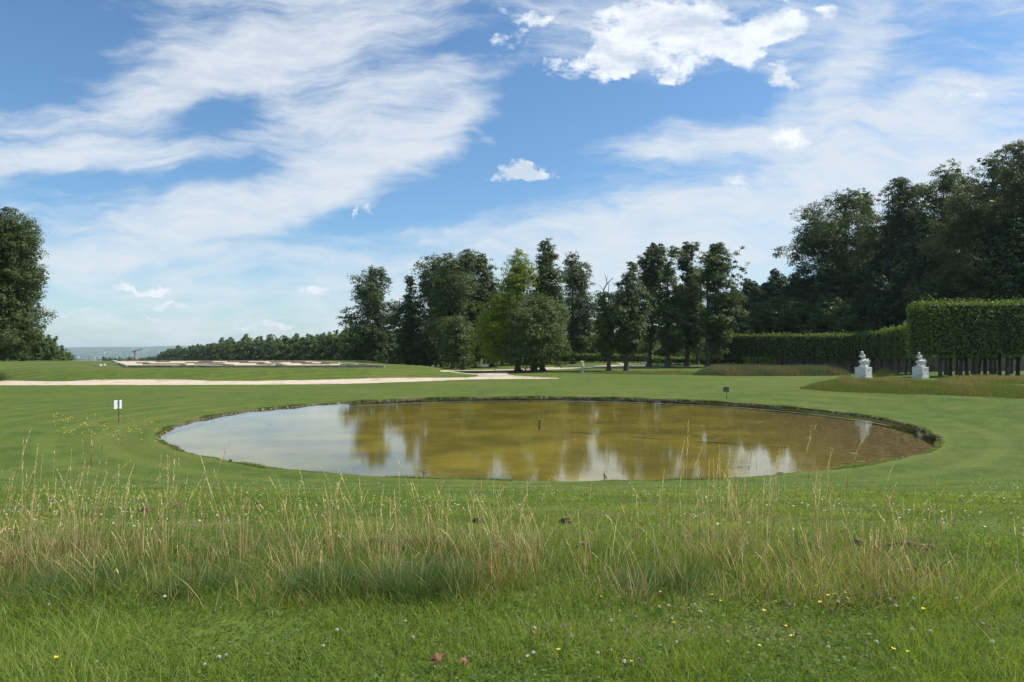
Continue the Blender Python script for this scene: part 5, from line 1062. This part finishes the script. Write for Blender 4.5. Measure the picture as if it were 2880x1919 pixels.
for k_, n_, labs in (('w', 44, ('white clover flower in the short grass at the front', 'white clover flowers')), ('p', 22, ('purple pink clover flower in the short grass at the front', 'purple pink clover flowers')), ('y', 26, ('small yellow flower in the grass at the front', 'small yellow flowers'))):
    pr = flower_proto(k_); 
    for i in range(n_):
        c = pr if i == 0 else copy_tree(pr)
        if k_ == 'y' and i < 16: px, py = [(2080,1715),(2400,1700),(1740,1730),(2300,1690),(2200,1750)][i % 5]; px += rf.normal(0, 60); py += rf.normal(0, 26)
        else: px = rf.uniform(40, 2840) if rf.rand() < .45 else rf.uniform(1500, 2840); py = rf.uniform(1700, 1915)
        p = at(px, py, y0=1.5); c.location = p; c.rotation_euler = (rf.normal(0, .15), rf.normal(0, .15), rf.uniform(0, 6)); s_ = rf.uniform(.55, .95); c.scale = (s_,)*3
        tag(c, labs[0], 'flower', labs[1])
# tiny daisies and yellow flowers scattered over the mown lawn
def specks(name, n, pys, pxs, mat, seed, sz):
    rs_ = np.random.RandomState(seed); V_ = []
    for q in range(n):
        px = rs_.uniform(*pxs); py = pys[0]+(pys[1]-pys[0])*rs_.rand()
        Yd = np.interp(py, [1135, 1250, 1370, 1500, 1650], [36, 25, 18, 10, 5]); Yd *= rs_.uniform(.9, 1.1); X_ = (px-1440)/F*Yd
        if ell(X_, Yd) < 1.01 or noise2(np.array([X_]), np.array([Yd]), .9, seed)[0] < -.1: continue
        V_.append((X_, Yd, gz(X_, Yd)+rs_.uniform(.03, .06)))
    c = np.array(V_); v, f = leaf_quads(c, rs_.normal(0, .3, (len(c), 3))+np.array([0, 0, 1]), sz, rs_, 1.0); tag(mesh_obj(name, v, f, mat, None, rs_.rand(len(c))), kind='stuff')
specks('lawn_daisies', 2600, (1290, 1620), (-100, 2980), M_fl['w'], 5, .020)
specks('lawn_yellow_flowers', 700, (1128, 1175), (150, 700), M_fl['y'], 6, .06)
# dead leaves
M_dl = mat_simple('dead_leaf', (.16,.065,.03), (.27,.13,.07), 30, .8)
for i, (px, py, s, lab) in enumerate(((1228,1886,.062,'large curled red brown dead leaf at the bottom edge left of centre'),(1300,1893,.04,'small brown dead leaf at the bottom edge beside the large one'),(1498,1812,.032,'small upright orange brown dead leaf in the grass below centre'))):
    p = at(px, py, y0=1.5); V_, F_ = [], []; nn_ = 12
    out_ = [(math.cos(t_)*s*(.55+.22*math.cos(3*t_)+.12*math.cos(7*t_)), math.sin(t_)*s*(.40+.14*math.cos(5*t_))) for t_ in np.linspace(0, 2*math.pi, nn_+1)[:-1]]
    V_ = [(0, 0, .02)]+[(x, y, (.008+.5*abs(y)+.3*x)) for x, y in out_]; V_ += [(x, y, z+.0025) for x, y, z in V_]; m_ = nn_+1
    F_ = [[0, 1+q, 1+(q+1) % nn_] for q in range(nn_)]+[[m_, m_+1+(q+1) % nn_, m_+1+q] for q in range(nn_)]+[[1+q, m_+1+q, m_+1+(q+1) % nn_, 1+(q+1) % nn_] for q in range(nn_)]
    o = mesh_obj('dead_leaf', V_, F_, M_dl); o.location = p+Vector((0, 0, .045)); o.rotation_euler = (.5, -.3, .4+i); tag(o, lab, 'dead leaf', 'dead leaves in the grass')

# ------------------------------------------------------------------ haze over the valley
m, n, out = mat_new('haze_air')
pv = n.node('ShaderNodeVolumePrincipled', i_Density=HAZE if 'HAZE' in globals() else .00007); pv.inputs['Color'].default_value = (.62, .80, .97, 1); pv.inputs['Anisotropy'].default_value = .2
n.l.new(pv.outputs[0], out.inputs['Volume'])
hz = MB().box(-13000, 13000, -60, 15500, -420, 62).build('haze', m); tag(hz, kind='stuff')
